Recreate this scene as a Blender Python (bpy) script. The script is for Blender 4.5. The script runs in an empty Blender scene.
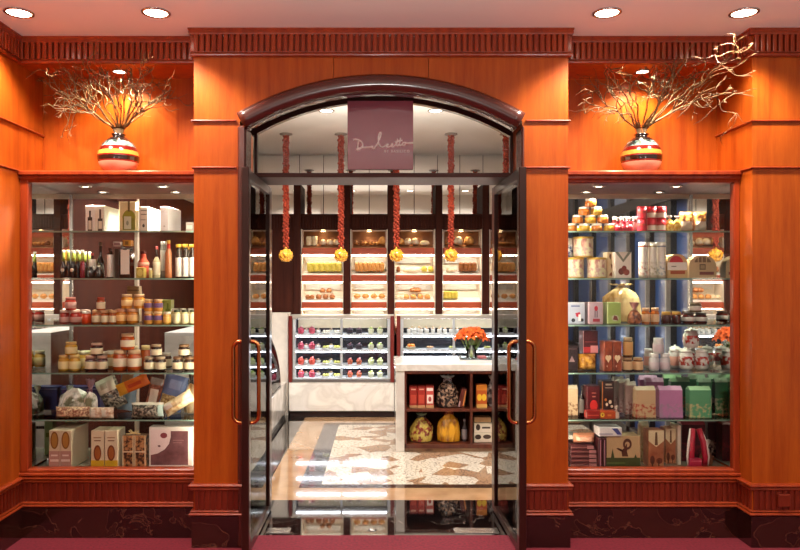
import bpy, bmesh, math, random
from mathutils import Vector, Matrix, Euler, noise
random.seed(7)
F, CX, CY, H = 694.0, 381.0, 282.0, 1.70      # focal length in pixels, vanishing point, eye height
def X(px, Y): return (px - CX) * Y / F
def Z(py, Y): return H + (CY - py) * Y / F
C = bpy.context.scene.collection
PI = math.pi

# ------------------------------------------------------------------ materials
def lin(h):
    h = h.lstrip('#')
    o = []
    for i in (0, 2, 4):
        v = int(h[i:i+2], 16) / 255
        o.append(v / 12.92 if v <= .04045 else ((v + .055) / 1.055) ** 2.4)
    return (*o, 1)
_M = {}
def nodes(name):
    m = bpy.data.materials.new(name); m.use_nodes = True
    nt = m.node_tree
    return m, nt, nt.nodes['Principled BSDF'], nt.nodes['Material Output']
def M(col, rough=.45, metal=0, coat=0, vary=.12, scale=14, emit=0):
    """plain surface with a little procedural tone variation"""
    k = ('M', col, rough, metal, coat, vary, scale, emit)
    if k in _M: return _M[k]
    m, nt, p, _ = nodes('surface_' + col.strip('#'))
    c = lin(col)
    tc = nt.nodes.new('ShaderNodeTexCoord'); n = nt.nodes.new('ShaderNodeTexNoise'); r = nt.nodes.new('ShaderNodeMix')
    r.data_type = 'RGBA'
    n.inputs['Scale'].default_value = scale
    nt.links.new(tc.outputs['Object'], n.inputs['Vector'])
    nt.links.new(n.outputs['Fac'], r.inputs[0])
    r.inputs[6].default_value = (*[x * (1 - vary) for x in c[:3]], 1)
    r.inputs[7].default_value = (*[min(1, x * (1 + vary)) for x in c[:3]], 1)
    nt.links.new(r.outputs[2], p.inputs['Base Color'])
    p.inputs['Roughness'].default_value = rough
    p.inputs['Metallic'].default_value = metal
    p.inputs['Coat Weight'].default_value = coat
    p.inputs['Coat Roughness'].default_value = .06
    if emit:
        p.inputs['Emission Color'].default_value = c
        p.inputs['Emission Strength'].default_value = emit
    _M[k] = m
    return m
def M2(a, b, scale=20, thr=.5, soft=.08, rough=.4, stretch=(1, 1, 1), coat=0, kind='noise'):
    """two colours mottled by a texture"""
    k = ('M2', a, b, scale, thr, soft, rough, stretch, coat, kind)
    if k in _M: return _M[k]
    m, nt, p, _ = nodes('mottled_' + a.strip('#'))
    tc = nt.nodes.new('ShaderNodeTexCoord'); mp = nt.nodes.new('ShaderNodeMapping')
    mp.inputs['Scale'].default_value = stretch
    nt.links.new(tc.outputs['Object'], mp.inputs['Vector'])
    if kind == 'noise':
        n = nt.nodes.new('ShaderNodeTexNoise'); n.inputs['Detail'].default_value = 5; out = n.outputs['Fac']
    else:
        n = nt.nodes.new('ShaderNodeTexVoronoi'); out = n.outputs['Distance']
    n.inputs['Scale'].default_value = scale
    nt.links.new(mp.outputs['Vector'], n.inputs['Vector'])
    r = nt.nodes.new('ShaderNodeValToRGB')
    r.color_ramp.elements[0].position = thr - soft; r.color_ramp.elements[0].color = lin(a)
    r.color_ramp.elements[1].position = thr + soft; r.color_ramp.elements[1].color = lin(b)
    nt.links.new(out, r.inputs['Fac'])
    nt.links.new(r.outputs['Color'], p.inputs['Base Color'])
    p.inputs['Roughness'].default_value = rough
    p.inputs['Coat Weight'].default_value = coat
    _M[k] = m
    return m
def wood(name, a, b, rough=.3, axis=(9, 9, .55), coat=.25):
    m, nt, p, _ = nodes(name)
    tc = nt.nodes.new('ShaderNodeTexCoord'); mp = nt.nodes.new('ShaderNodeMapping')
    mp.inputs['Scale'].default_value = axis
    nt.links.new(tc.outputs['Object'], mp.inputs['Vector'])
    n = nt.nodes.new('ShaderNodeTexNoise'); n.inputs['Scale'].default_value = 2.2; n.inputs['Detail'].default_value = 6
    n.inputs['Distortion'].default_value = .6
    nt.links.new(mp.outputs['Vector'], n.inputs['Vector'])
    n2 = nt.nodes.new('ShaderNodeTexNoise'); n2.inputs['Scale'].default_value = 26; n2.inputs['Detail'].default_value = 3
    nt.links.new(mp.outputs['Vector'], n2.inputs['Vector'])
    mm = nt.nodes.new('ShaderNodeMath'); mm.operation = 'MULTIPLY_ADD'
    nt.links.new(n2.outputs['Fac'], mm.inputs[0]); mm.inputs[1].default_value = .35
    nt.links.new(n.outputs['Fac'], mm.inputs[2])
    r = nt.nodes.new('ShaderNodeValToRGB')
    r.color_ramp.elements[0].position = .42; r.color_ramp.elements[0].color = lin(a)
    r.color_ramp.elements[1].position = .9; r.color_ramp.elements[1].color = lin(b)
    nt.links.new(mm.outputs[0], r.inputs['Fac'])
    nt.links.new(r.outputs['Color'], p.inputs['Base Color'])
    p.inputs['Roughness'].default_value = rough
    p.inputs['Coat Weight'].default_value = coat; p.inputs['Coat Roughness'].default_value = .15
    return m
def marble(name, base, vein, scale=2.2, width=.03, rough=.08, cloud=None):
    m, nt, p, _ = nodes(name)
    tc = nt.nodes.new('ShaderNodeTexCoord')
    n = nt.nodes.new('ShaderNodeTexNoise'); n.inputs['Scale'].default_value = scale; n.inputs['Detail'].default_value = 6; n.inputs['Distortion'].default_value = 1.4
    nt.links.new(tc.outputs['Object'], n.inputs['Vector'])
    r = nt.nodes.new('ShaderNodeValToRGB'); cr = r.color_ramp
    cr.elements[0].position = .5 - width; cr.elements[0].color = lin(base)
    cr.elements[1].position = .5 + width; cr.elements[1].color = lin(cloud or base)
    e = cr.elements.new(.5); e.color = lin(vein)
    nt.links.new(n.outputs['Fac'], r.inputs['Fac'])
    nt.links.new(r.outputs['Color'], p.inputs['Base Color'])
    p.inputs['Roughness'].default_value = rough
    p.inputs['Coat Weight'].default_value = .6; p.inputs['Coat Roughness'].default_value = rough * .7
    return m
def glass(name, tint=(1, 1, 1, 1), refl=.06, rough=.0):
    """clear sheet glass: transparent body with a mirror-like Fresnel surface"""
    m = bpy.data.materials.new(name); m.use_nodes = True; nt = m.node_tree
    for n in list(nt.nodes): nt.nodes.remove(n)
    o = nt.nodes.new('ShaderNodeOutputMaterial'); t = nt.nodes.new('ShaderNodeBsdfTransparent'); g = nt.nodes.new('ShaderNodeBsdfGlossy')
    mx = nt.nodes.new('ShaderNodeMixShader'); lw = nt.nodes.new('ShaderNodeFresnel'); lw.inputs['IOR'].default_value = 1 + refl * 6
    t.inputs['Color'].default_value = tint; g.inputs['Roughness'].default_value = rough
    nt.links.new(lw.outputs[0], mx.inputs[0]); nt.links.new(t.outputs[0], mx.inputs[1]); nt.links.new(g.outputs[0], mx.inputs[2])
    nt.links.new(mx.outputs[0], o.inputs['Surface'])
    return m
def lamp_mat(name, col, strength):
    m, nt, p, o = nodes(name)
    p.inputs['Base Color'].default_value = lin(col)
    p.inputs['Emission Color'].default_value = lin(col); p.inputs['Emission Strength'].default_value = strength
    return m
W_PANEL = wood('cherry_panel', '#8d370b', '#ab5214', rough=.36, coat=.1)
W_DEEP = wood('cherry_moulding', '#76240e', '#963a16', rough=.33)
W_DADO = wood('cherry_dado', '#601a0d', '#7a2813', rough=.36)
W_DARK = wood('dark_walnut', '#2c110a', '#441d12', rough=.65, coat=0)
for _w, _s in ((W_PANEL, .22), (W_DEEP, .35), (W_DADO, .35)): _w.node_tree.nodes['Principled BSDF'].inputs['Specular IOR Level'].default_value = _s
W_DARK.node_tree.nodes['Principled BSDF'].inputs['Specular IOR Level'].default_value = .12
W_LEDGE = wood('redwood_ledge', '#a03a1c', '#c4512a', rough=.4, axis=(.6, 9, 9))
W_JAMB = M('#4a2018', .26, 0, .5, .1)
BRONZE = M('#34170f', .32, .5, .3, .1)
COPPER = M('#c07848', .2, 1, 0, .05)
STEEL = M('#c9c6c2', .25, 1, 0, .04)
MAR_BASE = marble('dark_skirting_marble', '#240d0a', '#5e3a2c', 3.6, .009, .16, '#32150f')
MAR_BLACK = marble('black_floor_marble', '#0c0808', '#8a7a70', 2.6, .004, .04, '#150d0c')
MAR_TAN = M2('#93704f', '#ad8a66', 5, .5, .2, .08, coat=.5)
MAR_GREY = M2('#4f4c4d', '#6b6766', 8, .5, .2, .06)
MAR_WHITE = marble('white_counter_marble', '#e4ddd5', '#d6cec4', 2.0, .09, .16, '#ece6dc')
PLASTER = M('#efe6da', .8, 0, 0, .03, 2)
CEIL = M('#f3efe9', .75, 0, 0, .03, 2)
G_PANE = glass('window_glass', (.985, .99, .985, 1), .042)
G_DOOR = glass('door_glass', (.97, .98, .975, 1), .083)
G_SHELF = glass('shelf_glass', (.95, .98, .965, 1), .07)
G_EDGE = M('#7f9c8c', .15, 0, .5, .1)
def mirror_mat():
    m, nt, p, _ = nodes('silver_mirror')
    p.inputs['Base Color'].default_value = (.86, .86, .84, 1); p.inputs['Metallic'].default_value = 1; p.inputs['Roughness'].default_value = .01
    return m
MIRROR = mirror_mat()
def mosaic_mat():
    m, nt, p, _ = nodes('mosaic_floor')
    tc = nt.nodes.new('ShaderNodeTexCoord')
    v = nt.nodes.new('ShaderNodeTexVoronoi'); v.inputs['Scale'].default_value = 5.2; v.distance = 'EUCLIDEAN'
    nt.links.new(tc.outputs['Object'], v.inputs['Vector'])
    sx = nt.nodes.new('ShaderNodeSeparateColor'); nt.links.new(v.outputs['Color'], sx.inputs[0])
    r = nt.nodes.new('ShaderNodeValToRGB'); r.color_ramp.interpolation = 'CONSTANT'
    r.color_ramp.elements[0].color = lin('#c4b8a6'); r.color_ramp.elements[1].position = .62; r.color_ramp.elements[1].color = lin('#94745a')
    nt.links.new(sx.outputs[0], r.inputs['Fac'])
    b = nt.nodes.new('ShaderNodeTexVoronoi'); b.inputs['Scale'].default_value = 26; b.feature = 'DISTANCE_TO_EDGE'
    nt.links.new(tc.outputs['Object'], b.inputs['Vector'])
    r2 = nt.nodes.new('ShaderNodeValToRGB')
    r2.color_ramp.elements[0].position = .03; r2.color_ramp.elements[0].color = lin('#6f5844')
    r2.color_ramp.elements[1].position = .08; r2.color_ramp.elements[1].color = (1, 1, 1, 1)
    nt.links.new(b.outputs['Distance'], r2.inputs['Fac'])
    mx = nt.nodes.new('ShaderNodeMix'); mx.data_type = 'RGBA'; mx.blend_type = 'MULTIPLY'; mx.inputs[0].default_value = .6
    nt.links.new(r.outputs['Color'], mx.inputs[6]); nt.links.new(r2.outputs['Color'], mx.inputs[7])
    nt.links.new(mx.outputs[2], p.inputs['Base Color'])
    p.inputs['Roughness'].default_value = .1
    return m
MAR_MOSAIC = mosaic_mat()
def carpet_mat():
    m, nt, p, _ = nodes('red_carpet')
    tc = nt.nodes.new('ShaderNodeTexCoord'); n = nt.nodes.new('ShaderNodeTexNoise'); n.inputs['Scale'].default_value = 60; n.inputs['Detail'].default_value = 5
    nt.links.new(tc.outputs['Object'], n.inputs['Vector'])
    r = nt.nodes.new('ShaderNodeValToRGB')
    r.color_ramp.elements[0].position = .3; r.color_ramp.elements[0].color = lin('#560818')
    r.color_ramp.elements[1].position = .7; r.color_ramp.elements[1].color = lin('#781026')
    nt.links.new(n.outputs['Fac'], r.inputs['Fac']); nt.links.new(r.outputs['Color'], p.inputs['Base Color'])
    p.inputs['Roughness'].default_value = .95
    bp = nt.nodes.new('ShaderNodeBump'); bp.inputs['Strength'].default_value = .4
    nt.links.new(n.outputs['Fac'], bp.inputs['Height']); nt.links.new(bp.outputs[0], p.inputs['Normal'])
    return m
CARPET = carpet_mat()

# ------------------------------------------------------------------ mesh building
class MB:
    def __init__(s): s.v = []; s.f = []; s.m = []; s.s = []; s.mats = []
    def mi(s, mat):
        if mat not in s.mats: s.mats.append(mat)
        return s.mats.index(mat)
    def add(s, vs, fs, mat, smooth=False):
        b = len(s.v); s.v += [tuple(v) for v in vs]
        i = s.mi(mat) if not isinstance(mat, list) else None
        for k, f in enumerate(fs):
            s.f.append([b + j for j in f]); s.m.append(s.mi(mat[k]) if i is None else i); s.s.append(smooth)
        return s
    def box(s, x0, x1, y0, y1, z0, z1, mat, c=0):
        if c <= 0:
            vs = [(x, y, z) for x in (x0, x1) for y in (y0, y1) for z in (z0, z1)]
            return s.add(vs, [(0, 1, 3, 2), (4, 6, 7, 5), (0, 4, 5, 1), (2, 3, 7, 6), (0, 2, 6, 4), (1, 5, 7, 3)], mat)
        lo, hi = (x0, y0, z0), (x1, y1, z1)
        vs = []; idx = {}
        for sx in (0, 1):
            for sy in (0, 1):
                for sz in (0, 1):
                    sg = (sx, sy, sz)
                    for a in range(3):
                        p = [0, 0, 0]
                        for q in range(3):
                            e = (hi if sg[q] else lo)[q]
                            p[q] = e if q == a else e + (-c if sg[q] else c)
                        idx[(sg, a)] = len(vs); vs.append(p)
        fs = []
        for a in range(3):
            b_, c_ = [q for q in range(3) if q != a]
            for sd in (0, 1):
                def sg(i, j):
                    t = [0, 0, 0]; t[a] = sd; t[b_] = i; t[c_] = j; return tuple(t)
                fs.append([idx[(sg(i, j), a)] for i, j in ((0, 0), (1, 0), (1, 1), (0, 1))])
            for i in (0, 1):
                for j in (0, 1):
                    def sg2(k):
                        t = [0, 0, 0]; t[a] = k; t[b_] = i; t[c_] = j; return tuple(t)
                    fs.append([idx[(sg2(0), b_)], idx[(sg2(1), b_)], idx[(sg2(1), c_)], idx[(sg2(0), c_)]])
        for sx in (0, 1):
            for sy in (0, 1):
                for sz in (0, 1): fs.append([idx[((sx, sy, sz), a)] for a in range(3)])
        return s.add(vs, fs, mat)
    def lathe(s, prof, mat, cx=0, cy=0, z=0, n=18, sx=1, sy=1, smooth=True, jit=0, seed=0, matf=None):
        vs = []; fs = []; ms = []
        for k, (r, h) in enumerate(prof):
            for i in range(n):
                a = 2 * PI * i / n
                q = 1 + (jit * noise.noise(Vector((math.cos(a) * 2 + seed, math.sin(a) * 2, h * 14 + seed * 3))) if jit else 0)
                vs.append((cx + sx * r * q * math.cos(a), cy + sy * r * q * math.sin(a), z + h))
        for k in range(len(prof) - 1):
            for i in range(n):
                j = (i + 1) % n
                fs.append((k * n + i, k * n + j, (k + 1) * n + j, (k + 1) * n + i)); ms.append(matf(k) if matf else mat)
        if prof[0][0] > 1e-5: fs.append(list(range(n))[::-1]); ms.append(matf(0) if matf else mat)
        if prof[-1][0] > 1e-5: fs.append([(len(prof) - 1) * n + i for i in range(n)]); ms.append(matf(len(prof) - 2) if matf else mat)
        return s.add(vs, fs, ms, smooth)
    def ball(s, c, r, mat, n=10, m=6, sz=1, sx=1, sy=1):
        prof = [(r * math.sin(PI * k / m), -r * math.cos(PI * k / m) * sz) for k in range(m + 1)]
        prof[0] = (r * .02, prof[0][1]); prof[-1] = (r * .02, prof[-1][1])
        return s.lathe(prof, mat, c[0], c[1], c[2], n, sx, sy)
    def tube(s, pts, r, mat, n=8, closed=False):
        pts = [Vector(p) for p in pts]; N = len(pts)
        rs = r if isinstance(r, (list, tuple)) else [r] * N
        vs = []; fs = []; u = None
        for k, p in enumerate(pts):
            if closed: d = pts[(k + 1) % N] - pts[k - 1]
            else: d = pts[min(k + 1, N - 1)] - pts[max(k - 1, 0)]
            if d.length < 1e-9: d = Vector((0, 0, 1))
            d.normalize()
            if u is None: u = d.orthogonal().normalized()
            else:
                u = u - d * u.dot(d)
                u = u.normalized() if u.length > 1e-6 else d.orthogonal().normalized()
            w = d.cross(u)
            for i in range(n):
                a = 2 * PI * i / n
                vs.append(p + (u * math.cos(a) + w * math.sin(a)) * rs[k])
        for k in range(N if closed else N - 1):
            q = (k + 1) % N
            for i in range(n):
                j = (i + 1) % n; fs.append((k * n + i, k * n + j, q * n + j, q * n + i))
        if not closed: fs.append(list(range(n))[::-1]); fs.append([(N - 1) * n + i for i in range(n)])
        return s.add(vs, fs, mat, True)
    def prism(s, poly, y0, y1, mat, smooth=False):
        """poly in (x, z), extruded along y"""
        n = len(poly)
        vs = [(x, y0, z) for x, z in poly] + [(x, y1, z) for x, z in poly]
        fs = [list(range(n)), [n + i for i in range(n)][::-1]] + [(i, n + i, n + (i + 1) % n, (i + 1) % n) for i in range(n)]
        return s.add(vs, fs, mat, smooth)
    def sweep(s, path, prof, mat, caps=True):
        """profile (outwards, z) swept along a plan path (x, y); outwards is to the right of travel"""
        n = len(path); P = [Vector(p) for p in path]
        off = []
        for i in range(n):
            def nr(a, b):
                d = (b - a).normalized(); return Vector((d.y, -d.x))
            if i == 0: o = nr(P[0], P[1])
            elif i == n - 1: o = nr(P[-2], P[-1])
            else:
                a, b = nr(P[i-1], P[i]), nr(P[i], P[i+1]); o = (a + b); o = o / max(.2, o.dot(a))
            off.append(o)
        m = len(prof); vs = []; fs = []
        for i in range(n):
            for d, z in prof: q = P[i] + off[i] * d; vs.append((q.x, q.y, z))
        for i in range(n - 1):
            for j in range(m): k = (j + 1) % m; fs.append((i * m + j, (i + 1) * m + j, (i + 1) * m + k, i * m + k))
        if caps: fs.append(list(range(m))[::-1]); fs.append([(n - 1) * m + j for j in range(m)])
        return s.add(vs, fs, mat)
    def reeds(s, path, z0, z1, mat, pitch=.038, depth=.013):
        """row of narrow upright boards with grooves between, along a plan path"""
        out = []; P = [Vector(p) for p in path]
        for a, b in zip(P[:-1], P[1:]):
            L = (b - a).length; k = max(1, round(L / pitch)); d = (b - a).normalized(); nn = Vector((d.y, -d.x))
            for i in range(k):
                for u, h in ((.14, 0), (.16, .85), (.3, 1), (.7, 1), (.84, .85), (.86, 0)): out.append(a + d * (L * (i + u) / k) + nn * (h * depth + .0005))
        n = len(out)
        vs = [(p.x, p.y, z0) for p in out] + [(p.x, p.y, z1) for p in out]
        return s.add(vs, [(i, i + 1, n + i + 1, n + i) for i in range(n - 1)], mat)
    def build(s, name, parent=None, loc=None, rot=None, recalc=True):
        me = s.mesh(name, recalc)
        return link(name, me, parent, loc, rot)
    def mesh(s, name, recalc=True):
        me = bpy.data.meshes.new(name); me.from_pydata(s.v, [], s.f)
        for m in s.mats: me.materials.append(m)
        for p, i, sm in zip(me.polygons, s.m, s.s): p.material_index = i; p.use_smooth = sm
        if recalc:
            bm = bmesh.new(); bm.from_mesh(me); bmesh.ops.recalc_face_normals(bm, faces=bm.faces); bm.to_mesh(me); bm.free()
        me.update()
        return me
def link(name, me, parent=None, loc=None, rot=None):
    o = bpy.data.objects.new(name, me); C.objects.link(o)
    if parent is not None: o.parent = parent
    if loc is not None: o.location = loc
    if rot is not None: o.rotation_euler = rot
    return o
def empty(name, loc=(0, 0, 0), rz=0):
    o = bpy.data.objects.new(name, None); C.objects.link(o); o.location = loc; o.rotation_euler = (0, 0, rz); o.empty_display_size = .05
    return o
def tag(o, label, cat, group=None):
    o['label'] = label; o['category'] = cat
    if group: o['group'] = group
    return o
def struct(name, mb, label, cat='wall', parent=None):
    o = mb.build(name, parent) if isinstance(mb, MB) else mb
    if parent is None:
        o['kind'] = 'structure'; o['label'] = label; o['category'] = cat
    return o
PEND = []       # things that wait for a label that tells them apart from their like
def pend(o, desc, loc, cat, group=None, row=None, x=None):
    PEND.append((o, desc, loc, cat, group, row, x))
    return o
ORD = ['leftmost', 'second from left', 'third from left', 'fourth from left', 'fifth from left', 'sixth from left', 'seventh from left', 'eighth from left', 'ninth from left', 'tenth from left', 'eleventh from left', 'twelfth from left']
def settle_labels():
    d = {}
    for t in PEND: d.setdefault((t[1], t[2]), []).append(t)
    for (desc, loc), ts in d.items():
        rows = {}
        for t in ts: rows.setdefault(t[5] if t[5] is not None else '', []).append(t)
        for r, l in rows.items():
            l.sort(key=lambda t: t[6] if t[6] is not None else t[0].location.x)
            for i, (o, de, lo, cat, group, row, x) in enumerate(l):
                w = '' if len(l) == 1 else ('left one' if i == 0 else 'right one') if len(l) == 2 else ('rightmost' if i == len(l) - 1 else ORD[i])
                bits = [w] if w else []
                if len(rows) > 1 and r: bits.append('in ' + r)
                tail = (', ' + ' '.join(bits)) if bits else ''
                if len((de + ' ' + lo + tail).split()) > 16: print('LONG', len((de + ' ' + lo + tail).split()), de, '|', lo, tail)
                tag(o, f'{desc}, {lo}{tail}' if True else '', cat, group or (f'{desc}, {lo}' if len(ts) > 1 else None))
# lamp powers (watts) and exposure
E_HALL, E_BACK, E_UP, E_NICHE, E_VIT, E_CORNER, E_SHOP, E_STRIP, E_CASE, E_WORLD, EXPO = 185, 105, 185, 66, 64, 38, 150, 26, 26, .42, 0
# ------------------------------------------------------------------ the building
XL, XR = -2.395, 2.38            # left return wall, right pilaster return
YP, YB, YN = 4.45, 4.62, 4.92    # pillar face, bay face, niche back
ZC = 3.32                        # hall ceiling
P0, P1 = .905, 1.2               # pillar inner and outer edge
b = MB(); b.box(-2.6, 4.8, -1.5, 4.66, -.06, 0, CARPET); struct('floor_hall', b, 'dark red carpet in front of the shop entrance', 'floor')
b = MB()
def rect(x0, x1, y0, y1, m): b.box(x0, x1, y0, y1, -.06, 0, m)
rect(-2.6, 2.6, 4.66, 5.41, MAR_BLACK); rect(-2.6, -.95, 5.41, 9.4, MAR_BLACK); rect(-.95, 2.6, 8.72, 9.4, MAR_BLACK)
rect(-.95, 2.6, 5.41, 5.73, MAR_TAN); rect(-.95, -.68, 5.73, 8.72, MAR_TAN); rect(-.68, 2.6, 8.36, 8.72, MAR_TAN)
rect(-.68, 2.6, 5.73, 5.83, M('#3d2a20', .08)); rect(-.68, 2.6, 8.27, 8.36, M('#3d2a20', .08))
rect(-.68, -.5, 5.83, 8.27, MAR_GREY); rect(-.5, 2.6, 5.83, 8.27, MAR_MOSAIC)
struct('floor_shop', b, 'polished shop floor of black marble, tan borders and pale mosaic', 'floor')
b = MB(); b.box(-2.6, 4.8, -1.5, 4.95, ZC, 3.5, CEIL); struct('ceiling_hall', b, 'pale peach ceiling above the storefront', 'ceiling')
b = MB(); b.box(-2.6, 2.6, 4.95, 9.5, 3.43, 3.5, PLASTER); struct('ceiling_shop', b, 'cream ceiling inside the shop', 'ceiling')
b = MB(); b.box(-2.55, XL, -1.5, 4.98, 0, ZC, W_PANEL); struct('wall_left', b, 'orange cherry wood return wall at far left of storefront')
b = MB(); b.box(XR, 4.8, YP, 4.98, 0, ZC, W_PANEL); b.box(3.0, 3.004, YP - .001, YP, .45, 3.14, W_DEEP)
struct('wall_right', b, 'cherry wood pilaster at right end of storefront')
# pillars, arched header
Ro, zc = 1.836, 1.191; Ri = Ro - .12
def arc(R, x): return zc + math.sqrt(max(0, R * R - x * x))
b = MB()
for s in (-1, 1):
    x0, x1 = sorted((s * P0, s * P1)); b.box(x0, x1, YP, 4.62, 0, ZC, W_PANEL); b.box(x0, x1, 4.62, 4.9, 2.46, ZC, W_PANEL)
for x0, x1 in ((-P0, -.305), (-.302, .302), (.305, P0)):
    n = 14; vs = []; fs = []
    for i in range(n + 1):
        x = x0 + (x1 - x0) * i / n; z = arc(Ro - .05, x)
        vs += [(x, YP, z), (x, YP, ZC), (x, 4.9, z), (x, 4.9, ZC)]
    for i in range(n):
        q = i * 4; fs += [(q, q+4, q+5, q+1), (q+2, q+3, q+7, q+6), (q, q+2, q+6, q+4), (q+1, q+5, q+7, q+3)]
    fs += [(0, 1, 3, 2), (n*4, n*4+2, n*4+3, n*4+1)]
    b.add(vs, fs, W_PANEL)
struct('wall_front', b, 'cherry wood pillars and arched header around the entrance')
# walls behind / around
b = MB()
for s in (-1, 1):
    x0, x1 = sorted((s * 1.2, s * 2.45)); b.box(x0, x1, 4.99, 5.05, 2.42, 3.43, PLASTER)
    x0, x1 = sorted((s * 1.2, s * 1.214)); b.box(x0, x1, 4.63, 5.32, 0, 2.6, PLASTER); x0, x1 = sorted((s * .93, s * 1.2)); b.box(x0, x1, 4.91, 4.97, 2.5, 3.43, PLASTER)
b.box(-.93, .93, 4.91, 4.97, 2.99, 3.43, PLASTER)
struct('wall_inner', b, 'cream inner side of the storefront wall')
# niches
for s, nm, w in ((-1, 'left', 'left'), (1, 'right', 'right')):
    x0, x1 = (XL, -P1) if s < 0 else (P1, XR)
    b = MB(); b.box(x0, x1, YN, 4.98, 2.43, ZC, W_PANEL); b.box(x0, x1, 4.6, YN, 3.14, ZC, W_PANEL)
    struct('wall_niche_' + nm, b, f'cherry wood niche back above the {w} display window')
    b = MB(); b.sweep([(x0, YB - .02), (x1, YB - .02)], [(-.36, 2.372), (0, 2.372), (.012, 2.385), (.012, 2.4), (.03, 2.41), (.03, 2.428), (.02, 2.436), (-.36, 2.436)], W_DEEP)
    struct('trim_ledge_' + nm, b, f'moulded wood ledge over the {w} display window', 'ledge')
    b = MB(); b.box(x0, x1, YB + .02, 4.75, 0, .43, W_DADO); struct('wall_apron_' + nm, b, f'wood panel below the {w} display window')
# mouldings along the plan
low_l = [(XL, -1.5), (XL, YB), (-P1, YB), (-P1, YP), (-P0, YP), (-P0, 4.6)]
low_r = [(P0, 4.6), (P0, YP), (P1, YP), (P1, YB), (XR, YB), (XR, YP), (4.7, YP)]
top = [(XL, -1.5), (XL, 4.6), (-P1, 4.6), (-P1, YP), (P1, YP), (P1, 4.6), (XR, 4.6), (XR, YP), (4.7, YP)]
def bead(d, z0, z1): 
    m = (z0 + z1) / 2; h = (z1 - z0) / 2
    return [(0, z0)] + [(d * .35 + d * .65 * math.cos(t), m + h * math.sin(t)) for t in [-PI/2 + PI * k / 6 for k in range(7)]] + [(0, z1)]
b = MB()
b.sweep(top, [(0, 3.279), (.026, 3.279), (.028, 3.288), (.028, 3.304), (.032, 3.31), (.032, ZC), (0, ZC)], W_DEEP)
b.sweep(top, bead(.024, 3.14, 3.168), W_DEEP); b.sweep(top, bead(.018, 3.165, 3.18), W_DEEP)
b.reeds([(x, y) for x, y in top], 3.17, 3.282, W_DEEP, depth=.026)
struct('trim_cornice', b, 'reeded cherry wood cornice running under the hall ceiling', 'trim')
b = MB()
for path in (low_l, low_r):
    b.sweep(path, bead(.03, .385, .41), W_DEEP); b.sweep(path, bead(.02, .365, .387), W_DEEP)
    b.sweep(path, bead(.028, .205, .225), W_DEEP); b.sweep(path, bead(.02, .225, .24), W_DEEP)
    b.reeds(path, .235, .37, W_DADO, depth=.008)
struct('trim_dado', b, 'reeded cherry wood dado below windows and pillars', 'trim')
b = MB()
for path in (low_l, low_r): b.sweep(path, [(0, 0), (.012, 0), (.012, .2), (.008, .206), (0, .206)], MAR_BASE)
struct('baseboard_front', b, 'dark red veined marble baseboard along the storefront', 'baseboard')
b = MB()
for z in (2.425, 2.725):
    pr = bead(.014, z, z + .015)
    b.sweep([(XL, -1.5), (XL, YN if z > 2.5 else 4.6)], pr, W_DEEP)
    b.sweep([(-P1, 4.6), (-P1, YP), (-.93, YP)], pr, W_DEEP); b.sweep([(.93, YP), (P1, YP), (P1, 4.6)], pr, W_DEEP)
    b.sweep([(XR, YN if z > 2.5 else 4.6), (XR, YP), (4.7, YP)], pr, W_DEEP)
struct('trim_rails', b, 'thin cherry wood rails banding the pillars and side walls', 'trim')
# arch moulding + jambs
JW = {-1: .862, 1: .898}
b = MB(); n = 40; xe = .922
A0 = math.asin(xe / Ro); prof = []
for k in range(11):
    t = PI * k / 10; prof.append((Ro - .06 - .062 * math.cos(t), -.07 * math.sin(t) ** .8))
prof = [(Ro - .05, .3), (Ro - .05, .09), (Ri + .004, .07)] + prof + [(Ro - .004, .05)]
vs = []; m = len(prof)
for i in range(n + 1):
    a = -A0 + 2 * A0 * i / n
    for r, dy in prof: vs.append((r * math.sin(a), YP + dy, zc + r * math.cos(a)))
fs = [(i*m+j, (i+1)*m+j, (i+1)*m+j+1, i*m+j+1) for i in range(n) for j in range(m-1)] + [list(range(m)), [n*m+j for j in range(m)]]
b.add(vs, fs, W_JAMB, True)
struct('trim_arch', b, 'dark polished arch moulding over the entrance', 'trim')
b = MB()
for s in (-1, 1):
    x0, x1 = sorted((s * JW[s], s * .918)); b.box(x0, x1, YP - .02, 4.625, 0, 2.70 , W_JAMB, .012)
struct('trim_jamb', b, 'dark polished door jambs standing below the arch', 'trim')
# fixed frame ring in the arch, transom bar, arch glass
YF = 4.76
RG = Ro - .07
b = MB(); vs = []; pr = [(RG - .022, YF - .02), (RG + .03, YF - .02), (RG + .03, YF + .03), (RG - .022, YF + .03)]
A1 = math.asin(.89 / RG)
for i in range(n + 1):
    a = -A1 + 2 * A1 * i / n
    vs += [(r * math.sin(a), y, zc + r * math.cos(a)) for r, y in pr]
b.add(vs, [(i*4+j, i*4+4+j, i*4+4+(j+1) % 4, i*4+(j+1) % 4) for i in range(n) for j in range(4)] + [(0, 1, 2, 3), (n*4, n*4+1, n*4+2, n*4+3)], BRONZE)
for s in (-1, 1):
    x0, x1 = sorted((s * (JW[s] - .016), s * (JW[s] + .004))); b.box(x0, x1, YF - .02, YF + .03, 2.445, 2.72, BRONZE); pass
o3 = struct('window_3', b, 'arched fanlight over the glass doors with its dark frame', 'window')
b = MB(); b.box(-1.198, 1.198, YF - .015, 5.14, 2.417, 2.447, M('#452219', .5, .3, 0, .1), .004); b.build('transom_bar', o3)
b = MB(); poly = [(.885, 2.447)] + [((RG - .01) * math.sin(a), zc + (RG - .01) * math.cos(a)) for a in [A1 * .97 - 2 * A1 * .97 * i / 30 for i in range(31)]] + [(-.85, 2.447)]
b.prism(poly, YF, YF + .008, G_PANE); b.build('glass_pane', o3)
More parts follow.
